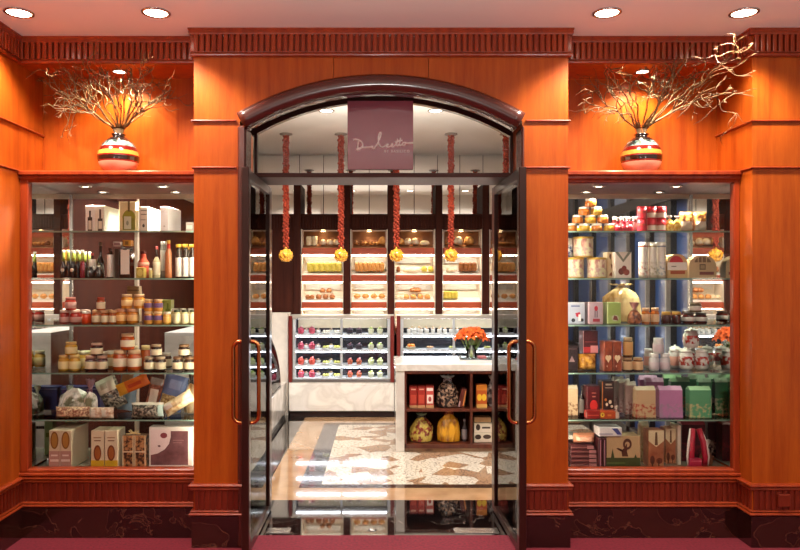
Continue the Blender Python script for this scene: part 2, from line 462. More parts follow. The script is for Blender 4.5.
# doors, both standing open towards the hall
def door(name, s, xc, label, slope=0):
    # slope: how far the leaf stands from square, as a slope
    def skew(m): m.v = [(x + (y - 4.27) * slope, y, z) for x, y, z in m.v]; return m
    y0, y1 = 4.27, 5.19; hw = .019; z0, z1 = .012, 2.402
    b = MB()
    b.box(xc - hw - .004, xc + hw + .004, y0, y0 + .06, z0, z1 + .008, BRONZE, .004); b.box(xc - hw, xc + hw, y1 - .1, y1, z0, z1, BRONZE, .004)
    b.box(xc - hw + .001, xc + hw - .001, y0 + .055, y1 - .09, z1 - .06, z1 - .001, BRONZE); b.box(xc - hw + .001, xc + hw - .001, y0 + .055, y1 - .09, z0 + .001, z0 + .045, BRONZE)
    o = struct(name, skew(b), label, 'door')
    g = MB(); g.box(xc - .005, xc + .005, y0 + .05, y1 - .09, z0 + .03, z1 - .05, G_DOOR); skew(g).build('glass_pane', o)
    for q in (-1, 1):
        h = MB(); xh = xc + q * (hw + .06); pts = []; r = .045; x_in = xc + q * hw * .8; zt, zb = Z(341, 4.32), Z(422, 4.32); yh = y0 + .03
        pts.append((x_in, yh, zt))
        for k in range(7):
            t = PI / 2 * k / 6; pts.append((xh - q * r + q * r * math.sin(t), yh, zt - r + r * math.cos(t)))
        for k in range(7):
            t = PI / 2 * k / 6; pts.append((xh - q * r + q * r * math.cos(t), yh, zb + r - r * math.sin(t)))
        pts.append((x_in, yh, zb))
        h.tube(pts, .0125, COPPER, 10); skew(h).build('pull_handle', o)
    return o
door('door_1', -1, -.836, 'left glass door with dark bronze frame, swung open towards the viewer')
door('door_2', 1, .873, 'right glass door with dark bronze frame, swung open towards the viewer', -.028)
for x0, x1, y0, y1, w in ((-.78, -.62, 4.69, 4.79, 'left'), (.5, .80, 4.69, 4.79, 'right')):
    b = MB(); b.box(x0, x1, y0, y1, 0, .004, STEEL, .0015); tag(b.build('floor_pivot_plate'), f'steel floor plate set in the threshold beside the {w} door', 'plate')
b = MB(); b.lathe([(.0, 0), (.03, 0), (.03, .003), (0, .003)], STEEL, X(372, 4.76), 4.76, 0); tag(b.build('floor_bolt_plate'), 'small round steel bolt plate in middle of the threshold', 'plate')
# sign with lettering
SY = 4.66
sg = MB(); sx0, sx1, sz0, sz1 = X(347.5, SY), X(413.2, SY), Z(169.3, SY), Z(101.5, SY) + .005 
sg.box(sx0, sx1, SY, SY + .03, sz0, sz1, M('#8e4c59', .25, 0, .4, .03, 3), .002)
so = tag(sg.build('hanging_sign'), 'square plum sign with white Dolcetto script under the arch', 'sign')
for xx in (sx0 + .06, sx1 - .06):
    q = MB(); q.tube([(xx, SY + .015, sz1), (xx, SY + .015, sz1 + .008), (xx, YF - .015, arc(RG - .02, xx) + .004)], .003, STEEL, 6); q.build('hanger_rod', so)
def spt(u, v): return (X(344 + u / 7.243, SY), SY - .0025, Z(98 + v / 7.237, SY))
strokes = [
 [(104, 312), (101, 340), (97, 365), (100, 379)],
 [(66, 304), (78, 299), (98, 302), (118, 311), (132, 326), (136, 343), (126, 358), (112, 372), (100, 380), (92, 374), (98, 366), (118, 362), (150, 358), (185, 357), (208, 353), (204, 362), (212, 368), (222, 362), (226, 352), (240, 335), (254, 305), (264, 278), (269, 258), (265, 249), (257, 254), (251, 275), (249, 305), (252, 332), (262, 350), (276, 356), (296, 348), (312, 338), (322, 336), (312, 340), (308, 350), (318, 356), (336, 350), (350, 341), (352, 333), (344, 335), (342, 346), (350, 354), (366, 346), (380, 324)],
 [(389, 296), (384, 318), (380, 340), (386, 347), (398, 338)], [(409, 291), (404, 315), (401, 338), (408, 345), (420, 336)],
 [(368, 320), (392, 313), (424, 308)],
 [(436, 322), (424, 327), (422, 338), (432, 343), (443, 336), (442, 326), (436, 322), (452, 327), (475, 328), (500, 325)]]
def smooth(p, k=4):
    out = []
    for i in range(len(p) - 1):
        a, b_, c, d = p[max(i-1, 0)], p[i], p[i+1], p[min(i+2, len(p)-1)]
        for t in range(k):
            t /= k
            out.append(tuple(.5 * (2*b_[q] + (c[q]-a[q])*t + (2*a[q]-5*b_[q]+4*c[q]-d[q])*t*t + (3*b_[q]-a[q]-3*c[q]+d[q])*t**3) for q in range(2)))
    return out + [p[-1]]
WHITE_INK = M('#fbf3f0', .5, 0, 0, .02)
q = MB()
for st in strokes: q.tube([spt(*p) for p in smooth(st)], 0.0052, WHITE_INK, 6)
q.build('script_lettering', so)
def text_mesh(txt, size, mat, name, parent, loc, spacing=1.0, depth=.001):
    cu = bpy.data.curves.new('t', 'FONT'); cu.body = txt; cu.size = size; cu.extrude = depth; cu.space_character = spacing; cu.align_x = 'LEFT'
    ob = bpy.data.objects.new('t', cu); C.objects.link(ob); bpy.context.view_layer.update()
    me = bpy.data.meshes.new_from_object(ob.evaluated_get(bpy.context.evaluated_depsgraph_get()))
    bpy.data.objects.remove(ob); bpy.data.curves.remove(cu)
    me.materials.clear(); me.materials.append(mat)
    return link(name, me, parent, loc, (PI / 2, 0, 0))
l = spt(291, 394); text_mesh('BY BASILICO', .0235, WHITE_INK, 'small_lettering', so, (l[0], SY - .002, l[2]), 1.32)
# outlet plate on the right pilaster
b = MB(); b.box(X(778, 4.43), X(790, 4.43), YP - .03, YP, .265, .345, W_DADO, .004); tag(b.build('outlet_plate'), 'square wooden outlet plate on the right pilaster dado', 'outlet')

# ------------------------------------------------------------------ display windows
ZS = {1: 2.05, 2: 1.727, 3: 1.408, 4: 1.081, 5: .761, 6: .43}
W_BOX = wood('vitrine_ceiling_wood', '#38170f', '#52261a', rough=.4, coat=.05)
for s, w, nm in ((-1, 'left', 'window_1'), (1, 'right', 'window_2')):
    x0, x1 = (XL, -P1) if s < 0 else (P1, XR)
    xm = s * 2.362; xi = s * 1.2
    b = MB()
    xa, xb = sorted((XL if s < 0 else XR, s * 2.338)); b.box(xa, xb, YB - .022, 4.655, .44, 2.40, W_DEEP, .006)
    b.box(x0, x1, YB - .018, 4.7, 2.36, 2.40, W_DEEP, .006)
    o = struct(nm, b, f'{w} display window with cherry wood frame and clear pane', 'window')
    b = MB(); b.sweep([(x0, YB), (x1, YB)], [(-.12, .405), (.012, .405), (.03, .418), (.03, .428), (.02, .434), (.02, .452), (.012, .46), (-.05, .46), (-.12, .44)], W_DEEP); b.build('window_sill', o)
    b = MB(); xa, xb = sorted((s * 2.36, s * 1.2)); b.box(xa, xb, 4.66, 4.668, .45, 2.375, G_PANE); b.build('glass_pane', o)
    xa, xb = sorted((s * 2.382, s * 1.2142))
    b = MB(); b.box(xa, xb, 4.7, 5.32, 2.37, 2.41, W_BOX); struct('ceiling_display_' + w, b, f'dark wood ceiling of the {w} display window', 'ceiling')
    b = MB(); b.box(xa, xb, 4.675, 5.32, .38, .43, M('#8f8676', .08, 0, .3, .05)); struct('floor_display_' + w, b, f'glossy base of the {w} display window', 'floor')
    b = MB(); xq = sorted((xm, xm + s * .015)); b.box(xq[0], xq[1], 4.672, 5.3, .45, 2.365, MIRROR)
    o = tag(b.build('mirror_panel'), f'tall mirror lining the outer side of the {w} display window', 'mirror')
    b = MB(); b.box(xm - .006 - s * .006, xm + .006 - s * .006, 5.285, 5.3, .45, 2.365, STEEL); b.build('edge_strip', o)
    b = MB(); b.box(xa, xb, 5.3, 5.308, .445, 2.37, G_PANE)
    o = struct('window_rear_' + w, b, f'clear back pane of the {w} display window', 'window')
    b = MB(); b.box(xa, xb, 5.295, 5.312, 2.335, 2.37, M('#b9a796', .3, .6)); b.build('window_frame', o)
    for k, nme in ((1, 'highest'), (2, 'second highest'), (3, 'middle'), (4, 'second lowest'), (5, 'lowest')):
        b = MB(); xa2, xb2 = sorted((s * 2.36, s * 1.216)); b.box(xa2, xb2, 4.74, 5.27, ZS[k] - .012, ZS[k], G_SHELF)
        sh = tag(b.build('glass_shelf'), f'{nme} clear glass shelf of the {w} display window', 'shelf', f'glass shelves of the {w} display window')
        b = MB(); b.box(xa2, xb2, 4.736, 4.7395, ZS[k] - .011, ZS[k] - .001, G_EDGE); b.build('polished_edge', sh)
# recessed lights
    # added fill strip, hidden behind the pillar, to brighten each display window's goods
FILL_STRIP = lamp_mat('fill_strip_glow', '#fff0d8', E_CORNER)
for s, w in ((-1, 'left'), (1, 'right')):
    b = MB(); xa, xb = sorted((s * 1.216, s * 1.228)); b.box(xa, xb, 4.69, 4.72, .47, 2.36, STEEL)
    o = tag(b.build('fill_strip_housing'), f'added hidden fill strip in the inner front corner of the {w} display window', 'lamp')
    b = MB(); xa, xb = sorted((s * 1.228, s * 1.234)); b.box(xa, xb, 4.692, 4.718, .48, 2.35, FILL_STRIP); b.build('lamp_lens', o)
LENS = lamp_mat('downlight_lens', '#fff1dc', 14)
def downlight(x, y, z, r, label, group, lens=LENS, ring=STEEL):
    b = MB(); b.lathe([(r, 0), (r * 1.0, -.006), (r * .86, -.01), (r * .8, -.004), (r * .8, 0)], ring, 0, 0, 0, 28)
    o = tag(b.build('recessed_downlight', None, (x, y, z)), label, 'downlight', group)
    l = MB(); l.lathe([(.001, -.0035), (r * .79, -.0035), (r * .79, -.001), (.001, -.001)], lens, 0, 0, 0, 28); l.build('lamp_lens', o)
    return o
def spot(loc, power, angle=110, col=(1, .89, .75), rad=.06, blend=.6, tgt=None):
    l = bpy.data.lights.new('spot_lamp', 'SPOT'); l.energy = power; l.color = col; l.spot_size = math.radians(angle); l.spot_blend = blend; l.shadow_soft_size = rad
    o = bpy.data.objects.new('spot_lamp', l); C.objects.link(o); o.location = loc
    if tgt: o.rotation_euler = (Vector(tgt) - Vector(loc)).to_track_quat('-Z', 'Y').to_euler()
    return o
def area(loc, power, size, col=(1, .88, .72), rot=(0, 0, 0), sy=None):
    l = bpy.data.lights.new('area_lamp', 'AREA'); l.energy = power; l.color = col; l.size = size
    if sy: l.shape = 'RECTANGLE'; l.size_y = sy
    else: l.shape = 'DISK'
    o = bpy.data.objects.new('area_lamp', l); C.objects.link(o); o.location = loc; o.rotation_euler = rot
    return o
for px, w in ((19, 'leftmost of four in hall ceiling'), (156, 'above the left display window'), (607, 'above the right display window'), (744, 'rightmost of four in hall ceiling')):
    x = X(px, 4.17); downlight(x, 4.17, ZC, .085, f'round recessed ceiling light, {w}', 'hall ceiling lights')
    spot((x, 4.17, ZC - .03), E_HALL, 125)
for x in (-1.9, 0, 1.9):
    for y in (2.2, .2): spot((x, y, ZC - .02), E_BACK, 150, rad=.1)
    spot((x, .6, 1.9), E_UP, 165, (1, .96, .9), .15, tgt=(x, .9, 5))     # unseen upward spots added to brighten the hall ceiling
for s, w in ((-1, 'left'), (1, 'right')):
    x = s * 1.785; downlight(x, 4.74, 3.14, .05, f'small recessed spotlight in the {w} niche over the vase', 'niche spotlights')
    spot((x, 4.74, 3.12), E_NICHE, 140, (1, .78, .45), .03)
    for xx in (1.52, 2.06):
        for yy, d in ((4.84, 'front'), (5.14, 'back')):
            side = ('inner' if xx < 1.8 else 'outer')
            downlight(s * xx, yy, 2.37, .042, f'small spotlight in the {w} display window ceiling, {d} {side} one', f'{w} display window spotlights')
            spot((s * xx, yy, 2.35), E_VIT, 150, (1, .9, .75), .03)
# ------------------------------------------------------------------ shop interior
YW = 9.2
b = MB(); b.box(-2.6, 2.6, 9.46, 9.56, 0, 3.43, W_DARK); struct('wall_back', b, 'dark wood back wall of the shop behind the bread cabinets')
b = MB(); b.box(-2.55, -2.45, 5.32, 9.46, 0, 3.43, W_DARK)
for y in (6.9,): b.box(-2.46, -2.42, y, y + .05, .1, 2.72, M('#c8b49c', .5))
b.box(-2.46, -2.41, 5.32, 9.4, 2.72, 2.80, M('#c8b49c', .5)); b.reeds([(-2.449, 5.32), (-2.449, 9.2)], 2.45, 2.72, W_DARK, .05, .02)
struct('wall_shop_left', b, 'dark wood left wall inside the shop seen past the left display')
NAVY = M('#22355a', .3, 0, .2, .15, 3); NAVY2 = M('#4c505c', .35, 0, .2, .15, 3); BLACKF = M('#17120f', .4)
b = MB(); b.box(2.45, 2.55, 5.32, 9.46, 0, 3.43, NAVY)
ys = (5.32, 5.75, 6.2, 6.7, 7.25, 7.9, 8.6, 9.2)
for k, y in enumerate(ys):
    b.box(2.40, 2.46, y, y + .09, 0, 3.43, BLACKF); b.box(2.43, 2.455, y + .12, y + .19, .1, 3.0, M('#6c6860', .4))
    if k % 2 and k < 7: b.box(2.44, 2.452, y + .09, ys[k+1], 1.9, 3.3, NAVY2)
b.box(2.39, 2.46, 5.32, 9.4, 2.38, 2.48, BLACKF); b.box(2.40, 2.46, 5.32, 9.4, .9, .95, BLACKF); b.box(2.40, 2.46, 5.32, 9.4, 0, .3, BLACKF)
struct('wall_shop_right', b, 'navy panelled wall with black posts seen past the right display')
# upper mirrors and valance
b = MB(); b.box(-2.42, 2.42, YW + .0, 9.46, 2.40, 2.60, W_DARK); b.reeds([(-2.42, YW - .005), (2.42, YW - .005)], 2.41, 2.56, W_DARK, .035, .01)
b.box(-2.42, 2.42, YW - .02, YW, 2.575, 2.60, W_DARK); struct('trim_valance', b, 'dark reeded wood band above the bread cabinets', 'trim')
mull = [-1.74, -1.33, -1.107, -.451, .132, .765, 1.384, 1.95]
cuts = [-2.42, -1.74, -1.107, -.78, -.451, -.16, .132, .45, .765, 1.07, 1.384, 1.95, 2.42]
for i in range(len(cuts) - 1):
    b = MB(); b.box(cuts[i] + .004, cuts[i+1] - .004, 9.42, 9.44, 2.60, 3.425, MIRROR)
    pend(b.build('mirror_panel'), 'tall mirror panel above the bread cabinets', 'on back wall', 'mirror', 'back wall mirror panels', x=cuts[i])
b = MB()
for x in mull:
    if x == -1.33: continue
    b.box(x - .045, x + .045, YW - .05, 9.44, .02, 3.0, W_DARK, .004)
b.box(-1.44, -1.15, YW - .02, 9.44, .02, 2.42, W_DARK)
struct('trim_posts', b, 'dark wood posts between the bread cabinets', 'trim')
# bread cabinets
BACKW = M('#efe4cf', .6); TRAYW = M('#f2eee4', .35); RED_LEDGE = wood('red_ledge_wood', '#8f3420', '#b4502e', .35, (.6, 9, 9))
STRIP = lamp_mat('led_strip', '#fff0d8', E_STRIP); WARM_BACK = M('#8a5a3a', .5)
LED = [(2.376, 2.151), (2.045, 1.793), (1.687, 1.435), (1.332, 1.10)]     # opening top, opening bottom
bays = [(-1.695, -1.46, 'behind the open left door'), (-1.06, -.496, 'left of centre beside the dark panel'), (-.406, .087, 'second from the dark panel'), (.177, .72, 'third from the dark panel'), (.81, 1.339, 'fourth from the dark panel'), (1.43, 1.905, 'behind the open right door')]
TRAYZ = []
for bi, (x0, x1, w) in enumerate(bays):
    t = tag(empty('bread_cabinet', ((x0 + x1) / 2, YW + .1, 0)), f'lit bread cabinet with red ledges, {w}', 'cabinet', 'bread cabinets on the back wall')
    L = Vector(t.location)
    def part(name, mb): o = mb.build(name, t); o.location = -L; return o
    b = MB(); b.box(x0, x1, 9.44, 9.455, 1.0, 2.40, BACKW); b.box(x0, x0 + .012, YW, 9.44, 1.0, 2.40, BACKW); b.box(x1 - .012, x1, YW, 9.44, 1.0, 2.40, BACKW); part('back_panel', b)
    b = MB(); b.box(x0 + .013, x1 - .013, 9.425, 9.438, LED[0][1] + .02, 2.39, WARM_BACK); part('niche_panel', b)
    for r, (zt, zb) in enumerate(LED):
        b = MB(); b.box(x0 + .013, x1 - .013, YW - .03, YW + .01, zb - .085, zb - .0, RED_LEDGE, .006); b.box(x0 + .013, x1 - .013, YW + .01, 9.438, zb - .06, zb - .045, W_DARK); lb = part('ledge_board', b)
        ledge_above, lb_ = (prev_ledge if r else lb), lb
        prev_ledge = lb
        b = MB(); b.add([(x0 + .014, YW + .005, zb + .004), (x1 - .014, YW + .005, zb + .004), (x1 - .014, 9.42, zb + .06), (x0 + .014, 9.42, zb + .06), (x0 + .014, YW + .005, zb - .006), (x1 - .014, YW + .005, zb - .006), (x1 - .014, 9.42, zb + .05), (x0 + .014, 9.42, zb + .05)], [(0, 1, 2, 3), (7, 6, 5, 4), (0, 4, 5, 1), (1, 5, 6, 2), (2, 6, 7, 3), (3, 7, 4, 0)], TRAYW if r else WARM_BACK); part('slanted_tray', b)
        if r:
            b = MB(); b.box(x0 + .02, x1 - .02, YW + .02, YW + .05, zt + .002, zt + .018, STRIP); b.build('light_strip', ledge_above)
            b = MB(); b.box(x0 + .05, x1 - .05, 9.40, 9.41, zt - .09, zt - .02, M('#c9c6be', .25)); part('baffle', b)
    if 1 <= bi <= 4:
        b = MB(); b.lathe([(.03, 0), (.03, -.02), (.001, -.02)], lamp_mat('cabinet_spot', '#ffe0a0', 16), (x0 + x1) / 2, YW + .13, 2.398, 12); part('spot_lamp', b)
        spot(((x0 + x1) / 2, YW + .1, 2.37), 2.2, 150, (1, .75, .42), .02)
    # head frame of the top opening
    b = MB()
    for q in ((x0 + .012, x0 + .028, LED[0][1], 2.385), (x1 - .028, x1 - .012, LED[0][1], 2.385), (x0 + .012, x1 - .012, 2.372, 2.388)): b.box(q[0], q[1], YW + .0, YW + .015, q[2], q[3], M('#b79c86', .4))
    part('opening_frame', b)
def tray_z(r, y): return LED[r][1] + .004 + .056 * (y - YW) / .22
CRUST = M2('#a8601f', '#e0a85a', 22, .5, .25, .55); CRUSTD = M2('#6e3a17', '#a9682c', 26, .5, .25, .5); FLOUR = M2('#c99a5e', '#f1e2c4', 18, .45, .15, .7)
YELB = M2('#b9a02a', '#e6d660', 20, .5, .2, .5); PALE = M2('#d9bd88', '#f3e6c8', 18, .5, .2, .6)
_mc = {}
def cached(key, fn):
    if key not in _mc: _mc[key] = fn()
    return _mc[key]
def bread(kind, mat, x, r, y, ln, rad, desc, bi, rz=0, up=0):
    if kind in ('bun', 'block'): rad *= 1.3; up *= 1.35; ln *= 1.12
    elif kind != 'cyl': rad *= 1.5; ln *= 1.15
    def mk():
        b = MB()
        if kind == 'bun': b.lathe([(.01, 0), (rad * .75, .0), (rad, rad * .4), (rad * .92, rad * .9), (rad * .55, rad * 1.3), (.004, rad * 1.42)], mat, n=16, sx=ln / (2 * rad), jit=.06, seed=x)
        elif kind == 'stick':
            n = 9; b.tube([((i / (n - 1) - .5) * ln, 0, rad) for i in range(n)], [rad * max(.25, math.sin(PI * (.06 + .88 * i / (n - 1))) ** .45) for i in range(n)], mat, 10)
        elif kind == 'crescent':
            n = 11; b.tube([(ln * .5 * math.sin(-1.9 / 2 + 1.9 * i / (n - 1)) / .81, -ln * .35 * math.cos(-.95 + 1.9 * i / (n - 1)) + ln * .25, rad) for i in range(n)], [rad * (.25 + .75 * math.sin(PI * i / (n - 1)) ** .8) * (1 - .12 * (i % 2)) for i in range(n)], mat, 10)
        elif kind == 'block': b.box(-ln / 2, ln / 2, -rad, rad, 0, rad * 1.9, mat, rad * .25)
        elif kind == 'cyl': b.lathe([(rad * .96, 0), (rad, .01), (rad, ln - .01), (rad * .9, ln)], mat, n=16)
        return b.mesh('bread')
    nm = {'bun': 'bread_roll', 'stick': 'baguette', 'crescent': 'croissant', 'block': 'bread_block', 'cyl': 'round_tin'}[kind]
    o = link(nm, cached((kind, mat.name, ln, rad), mk), None, (x, y, tray_z(r, y + rad) + .001 + up), (0, 0, rz))
    shelf = ['top', 'second', 'third', 'lowest'][r]
    place = ['left door cabinet', 'first bread cabinet', 'second bread cabinet', 'third bread cabinet', 'fourth bread cabinet', 'right door cabinet'][bi]
    pend(o, desc, f'{shelf} shelf of {place}', {'bun': 'bread', 'stick': 'bread', 'crescent': 'pastry', 'block': 'pastry', 'cyl': 'tin'}[kind], f'baked goods in the back wall cabinets', x=x + y * .001)
def xs(bi, n, a=.1, c=.9):
    x0, x1 = bays[bi][:2]
    return [x0 + (x1 - x0) * (a + (c - a) * (i / (n - 1) if n > 1 else .5)) for i in range(n)]
yb = YW + .10
for x in xs(1, 2, .17, .31): bread('cyl', PALE, x, 0, yb, .12, .036, 'pale round tin', 1)
for x in xs(1, 3, .5, .82): bread('bun', FLOUR, x, 0, yb, .085, .042, 'floury white bread roll', 1)
for x in xs(1, 6, .2, .88): bread('block', YELB, x, 1, yb, .068, .05, 'yellow green wrapped pastry', 1)
for x in xs(1, 2, .14, .24): bread('bun', CRUSTD, x, 2, yb, .06, .03, 'small dark pastry', 1)
for i, x in enumerate(xs(1, 3, .40, .72)): bread('bun', CRUSTD, x, 2, yb, .07, .033, 'brown pastry in a heap', 1)
for i, x in enumerate(xs(1, 2, .48, .64)): bread('bun', CRUSTD, x, 2, yb + .04, .07, .033, 'brown pastry on top of the heap', 1, up=.052)
for i, x in enumerate(xs(2, 2, .14, .3)): bread('bun', CRUSTD, x, 0, yb, .06, .035, 'dark rye roll', 2)
for i, x in enumerate(xs(2, 4, .42, .74)): bread('stick', CRUST, x, 0, yb, .10, .017, 'short golden bread stick', 2, 1.35)
bread('bun', CRUST, xs(2, 1, .87, .87)[0], 0, yb, .10, .06, 'large round golden loaf', 2)
for x in xs(2, 7, .18, .85): bread('block', CRUST, x, 1, yb, .052, .05, 'square tan pastry', 2)
for i, x in enumerate(xs(2, 4, .18, .85)): bread('crescent', CRUST, x, 2, yb, .075, .024, 'small golden croissant', 2, .3 * (i % 3 - 1))
for x in xs(3, 3, .16, .52): bread('bun', FLOUR if x > .3 else CRUST, x, 0, yb, .09, .05, 'round crusty bread roll', 3)
bread('bun', PALE, xs(3, 1, .75, .75)[0], 0, yb, .12, .035, 'flat pale loaf', 3)
bread('bun', CRUSTD, xs(3, 1, .1, .1)[0], 1, yb, .05, .04, 'small dark bun', 3)
for i, x in enumerate(xs(3, 2, .42, .46)): bread('stick', PALE, x, 1, yb - .03 + .08 * i, .2, .02, 'long pale baguette', 3, -.12)
for i, x in enumerate(xs(3, 2, .74, .9)): bread('bun', YELB, x, 1, yb, .07, .042, 'yellow glazed bun', 3)
for i, x in enumerate(xs(3, 4, .3, .82)): bread('bun', CRUST, x, 2, yb, .075, .034, 'golden brioche', 3)
for i, x in enumerate(xs(3, 2, .47, .58)): bread('bun', CRUSTD, x, 2, yb + .04, .085, .036, 'brown brioche on top of the pile', 3, up=.055)
for x in xs(3, 2, .06, .19): bread('crescent', PALE, x, 2, yb, .06, .02, 'small pale croissant', 3)
for x in xs(4, 2, .42, .7): bread('bun', FLOUR if x < 1.1 else CRUST, x, 0, yb, .12, .06, 'large domed loaf', 4)
bread('bun', CRUSTD, xs(4, 1, .1, .1)[0], 0, yb, .05, .035, 'small dark roll', 4)
for x in xs(4, 4, .5, .82): bread('block', CRUSTD, x, 1, yb, .055, .05, 'square brown pastry', 4)
for x in xs(4, 2, .18, .28): bread('bun', PALE, x, 1, yb, .06, .03, 'pale bun', 4)
for x in xs(4, 4, .1, .36): bread('block', YELB, x, 2, yb, .045, .04, 'yellow cake cube', 4)
for r in (0, 1, 2):
    for x in xs(0, 2, .3, .7): bread('bun', (CRUST, PALE, CRUST)[r], x, r, yb, .08, .045, 'golden bun', 0)
    for x in xs(5, 3, .2, .8): bread('bun', (CRUST, PALE, CRUSTD)[r], x, r, yb, .09, .045, 'brown bun', 5)
# garlands with amber lamps
GAR = M2('#641a0c', '#b4401c', 60, .5, .15, .9); AMBER = M2('#5a3208', '#e29a30', 30, .45, .14, .15, coat=.8)
YG = 8.1
def garland_mesh(L):
    b = MB(); rnd = random.Random(3); n = int(L / .0065)
    b.tube([(0, 0, -.02), (0, 0, -L)], .02, GAR, 6)
    for i in range(n):
        a = i * 2.4 + rnd.random(); r = .018 + rnd.random() * .013; z = -.02 - (L - .03) * i / n
        b.ball((r * math.cos(a), r * math.sin(a), z), 0.0135 + rnd.random() * .006, GAR, 6, 4)
    return b
gm = None
for i, (px, ps, nn) in enumerate(((286, 251, ''), (341, 252, ''), (396.6, 252, ''), (451, 251, ''), (506, 252, ''))):
    x = X(px, YG); Lg = 3.43 - Z(249, YG)
    t = tag(empty('hanging_garland', (x, YG, 3.43)), f'red beaded garland with glowing amber globe, {["leftmost", "second from left", "middle", "fourth from left", "rightmost"][i]} of five hanging', 'garland', 'red beaded garlands with amber globes')
    if gm is None:
        gm = garland_mesh(Lg).mesh('bead_strand')
        b = MB(); b.lathe([(.075, 0), (.075, -.012), (.02, -.02), (.02, -.03)], M('#8b7d70', .4), n=20); pm = b.mesh('ceiling_plate')
        b = MB(); prof = [(.02, .075)] + [(.075 * math.sin(PI * k / 12), .075 * math.cos(PI * k / 12)) for k in range(2, 12)] + [(.004, -.075)]
        b.lathe(prof, AMBER, n=14, jit=.22); b.lathe([(.018, .11), (.022, .07), (.02, .06)], M('#b8863a', .3, 1), n=10)
        for k in range(40):
            a = k * 2.4; zz = .06 - .125 * k / 40; rr = math.sqrt(max(0, .072 ** 2 - zz ** 2))
            b.ball((rr * math.cos(a), rr * math.sin(a), zz), .014, AMBER, 6, 4)
        gl = b.mesh('lamp_globe')
        nt = AMBER.node_tree; rp = nt.nodes['Color Ramp']; pb = nt.nodes['Principled BSDF']
        nt.links.new(rp.outputs['Color'], pb.inputs['Emission Color']); pb.inputs['Emission Strength'].default_value = .95
    link('ceiling_plate', pm, t); link('bead_strand', gm, t); link('lamp_globe', gl, t, (0, 0, -Lg - .075))
# refrigerated cases at the back
FRAME = M('#d7d5d2', .3, .3); WHITEF = M('#eef0f2', .3); CASEBACK = M('#23262c', .12, 0, .4); REDP = M('#6e2018', .3, 0, .3)
COOL = lamp_mat('case_light', '#eef3ff', E_CASE)
YC = 8.80; SH = [1.037, .837, .642, .478]
def case(x0, x1, label):
    t = tag(empty('display_case', ((x0 + x1) / 2, YC + .2, 0)), label, 'display case'); L = Vector(t.location)
    def part(name, mb): o = mb.build(name, t); o.location = -L; return o
    xm = (x0 + x1) / 2 - (.0 if x0 < 0 else .15)
    b = MB(); b.box(x0, x1, YC, 9.14, .06, .43, MAR_WHITE, .006); part('marble_base', b)
    b = MB(); b.box(x0 + .01, x1, YC + .03, 9.14, 0, .06, M('#2a1410', .4)); part('plinth', b)
    b = MB(); b.box(x0, x1, YC - .004, YC + .02, .43, .465, M('#8d8a88', .25, .7)); part('bottom_rail', b)
    b = MB(); b.box(x0, x1, YC, 9.14, 1.25, 1.275, FRAME); b.box(x0, x1, YC - .005, YC + .012, 1.235, 1.28, M('#c9bfb2', .3, .4)); part('top_board', b)
    for q in ((x0, x0 + .045), (x1 - .045, x1)):
        b = MB(); b.box(q[0], q[1], YC - .01, YC + .04, .43, 1.27, REDP); part('red_post', b)
    for q in ((x0 + .05, x0 + .085), (x1 - .085, x1 - .05), (xm - .014, xm + .014)):
        b = MB(); b.box(q[0], q[1], YC + .012, YC + .03, .465, 1.235, WHITEF); part('white_upright', b)
    b = MB(); b.box(x0 + .045, x1 - .045, 9.10, 9.12, .465, 1.25, CASEBACK); b.box(x0 + .046, x0 + .06, YC + .04, 9.1, .465, 1.25, WHITEF); b.box(x1 - .06, x1 - .046, YC + .04, 9.1, .465, 1.25, WHITEF); part('back_panel', b)
    for k, z in enumerate(SH):
        b = MB(); b.box(x0 + .06, x1 - .06, YC + .03 if k == 3 else YC + .04, 9.1, z - .022, z, WHITEF, .003); sh_ = part('shelf', b)
        zt = (1.25 if k == 0 else SH[k-1] - .022)
        b = MB(); b.box(x0 + .09, x1 - .09, YC + .05, YC + .065, zt - .013, zt - .001, COOL); b.build('light_strip', sh_)
    b = MB(); b.box(x0 + .09, x1 - .09, 9.075, 9.095, 1.10, 1.23, M('#d8c9a8', .5)); part('sign_panel', b)
    b = MB(); b.box(x0 + .046, x1 - .046, YC + .002, YC + .008, .466, 1.234, G_PANE); part('glass_front', b)
case(-1.17, .165, 'white refrigerated pastry case standing left of the island counter')
case(.20, 1.95, 'white refrigerated pastry case standing behind the island counter')
b = MB(); b.box(-1.44, -1.185, 8.85, 9.15, 0, 1.3, M('#dcd2c4', .5)); struct('wall_corner', b, 'pale corner pier between the curved case and back case')
PLATE = M('#f4f4f4', .2)
def cake(x, y, k, body, top, w, h, desc, loc, row, kind='cup'):
    def mk():
        b = MB()
        if kind == 'cup': b.lathe([(w * .36, 0), (w * .42, .004), (w * .5, h * .6), (w * .46, h * .68), (.004, h * .7)], M(body, .25, 0, .4), n=12)
        elif kind == 'plate': b.lathe([(w * .3, 0), (w * .5, h * .3), (w * .48, h * .36), (.004, h * .3)], M(body, .2), n=16)
        else: b.box(-w/2, w/2, -w/2, w/2, 0, h * .7, M(body, .4), .004)
        return b.mesh('cake')
    def mkt():
        b = MB()
        if kind == 'plate':
            for i in range(5): b.ball((w * .24 * math.cos(i * 1.256), w * .24 * math.sin(i * 1.256), h * .5), w * .15, M(top, .4, 0, .3), 8, 5)
        else: b.ball((0, 0, h * .72), w * .3, M(top, .35, 0, .4), 10, 6, .9); b.ball((w * .15, -w * .1, h * .95), w * .1, M('#f3d9d2', .4), 6, 4)
        return b.mesh('topping')
    o = link({'cup': 'dessert_cup', 'plate': 'pastry_plate', 'sq': 'square_cake'}[kind], cached(('cake', kind, body, w, h), mk), None, (x, y, SH[k] + .001))
    link('topping', cached(('top', kind, top, w, h), mkt), o)
    pend(o, desc, loc, 'dessert', 'desserts in the refrigerated cases', row, x)
rowsn = ['on top shelf', 'on second shelf', 'on third shelf', 'on bottom shelf']
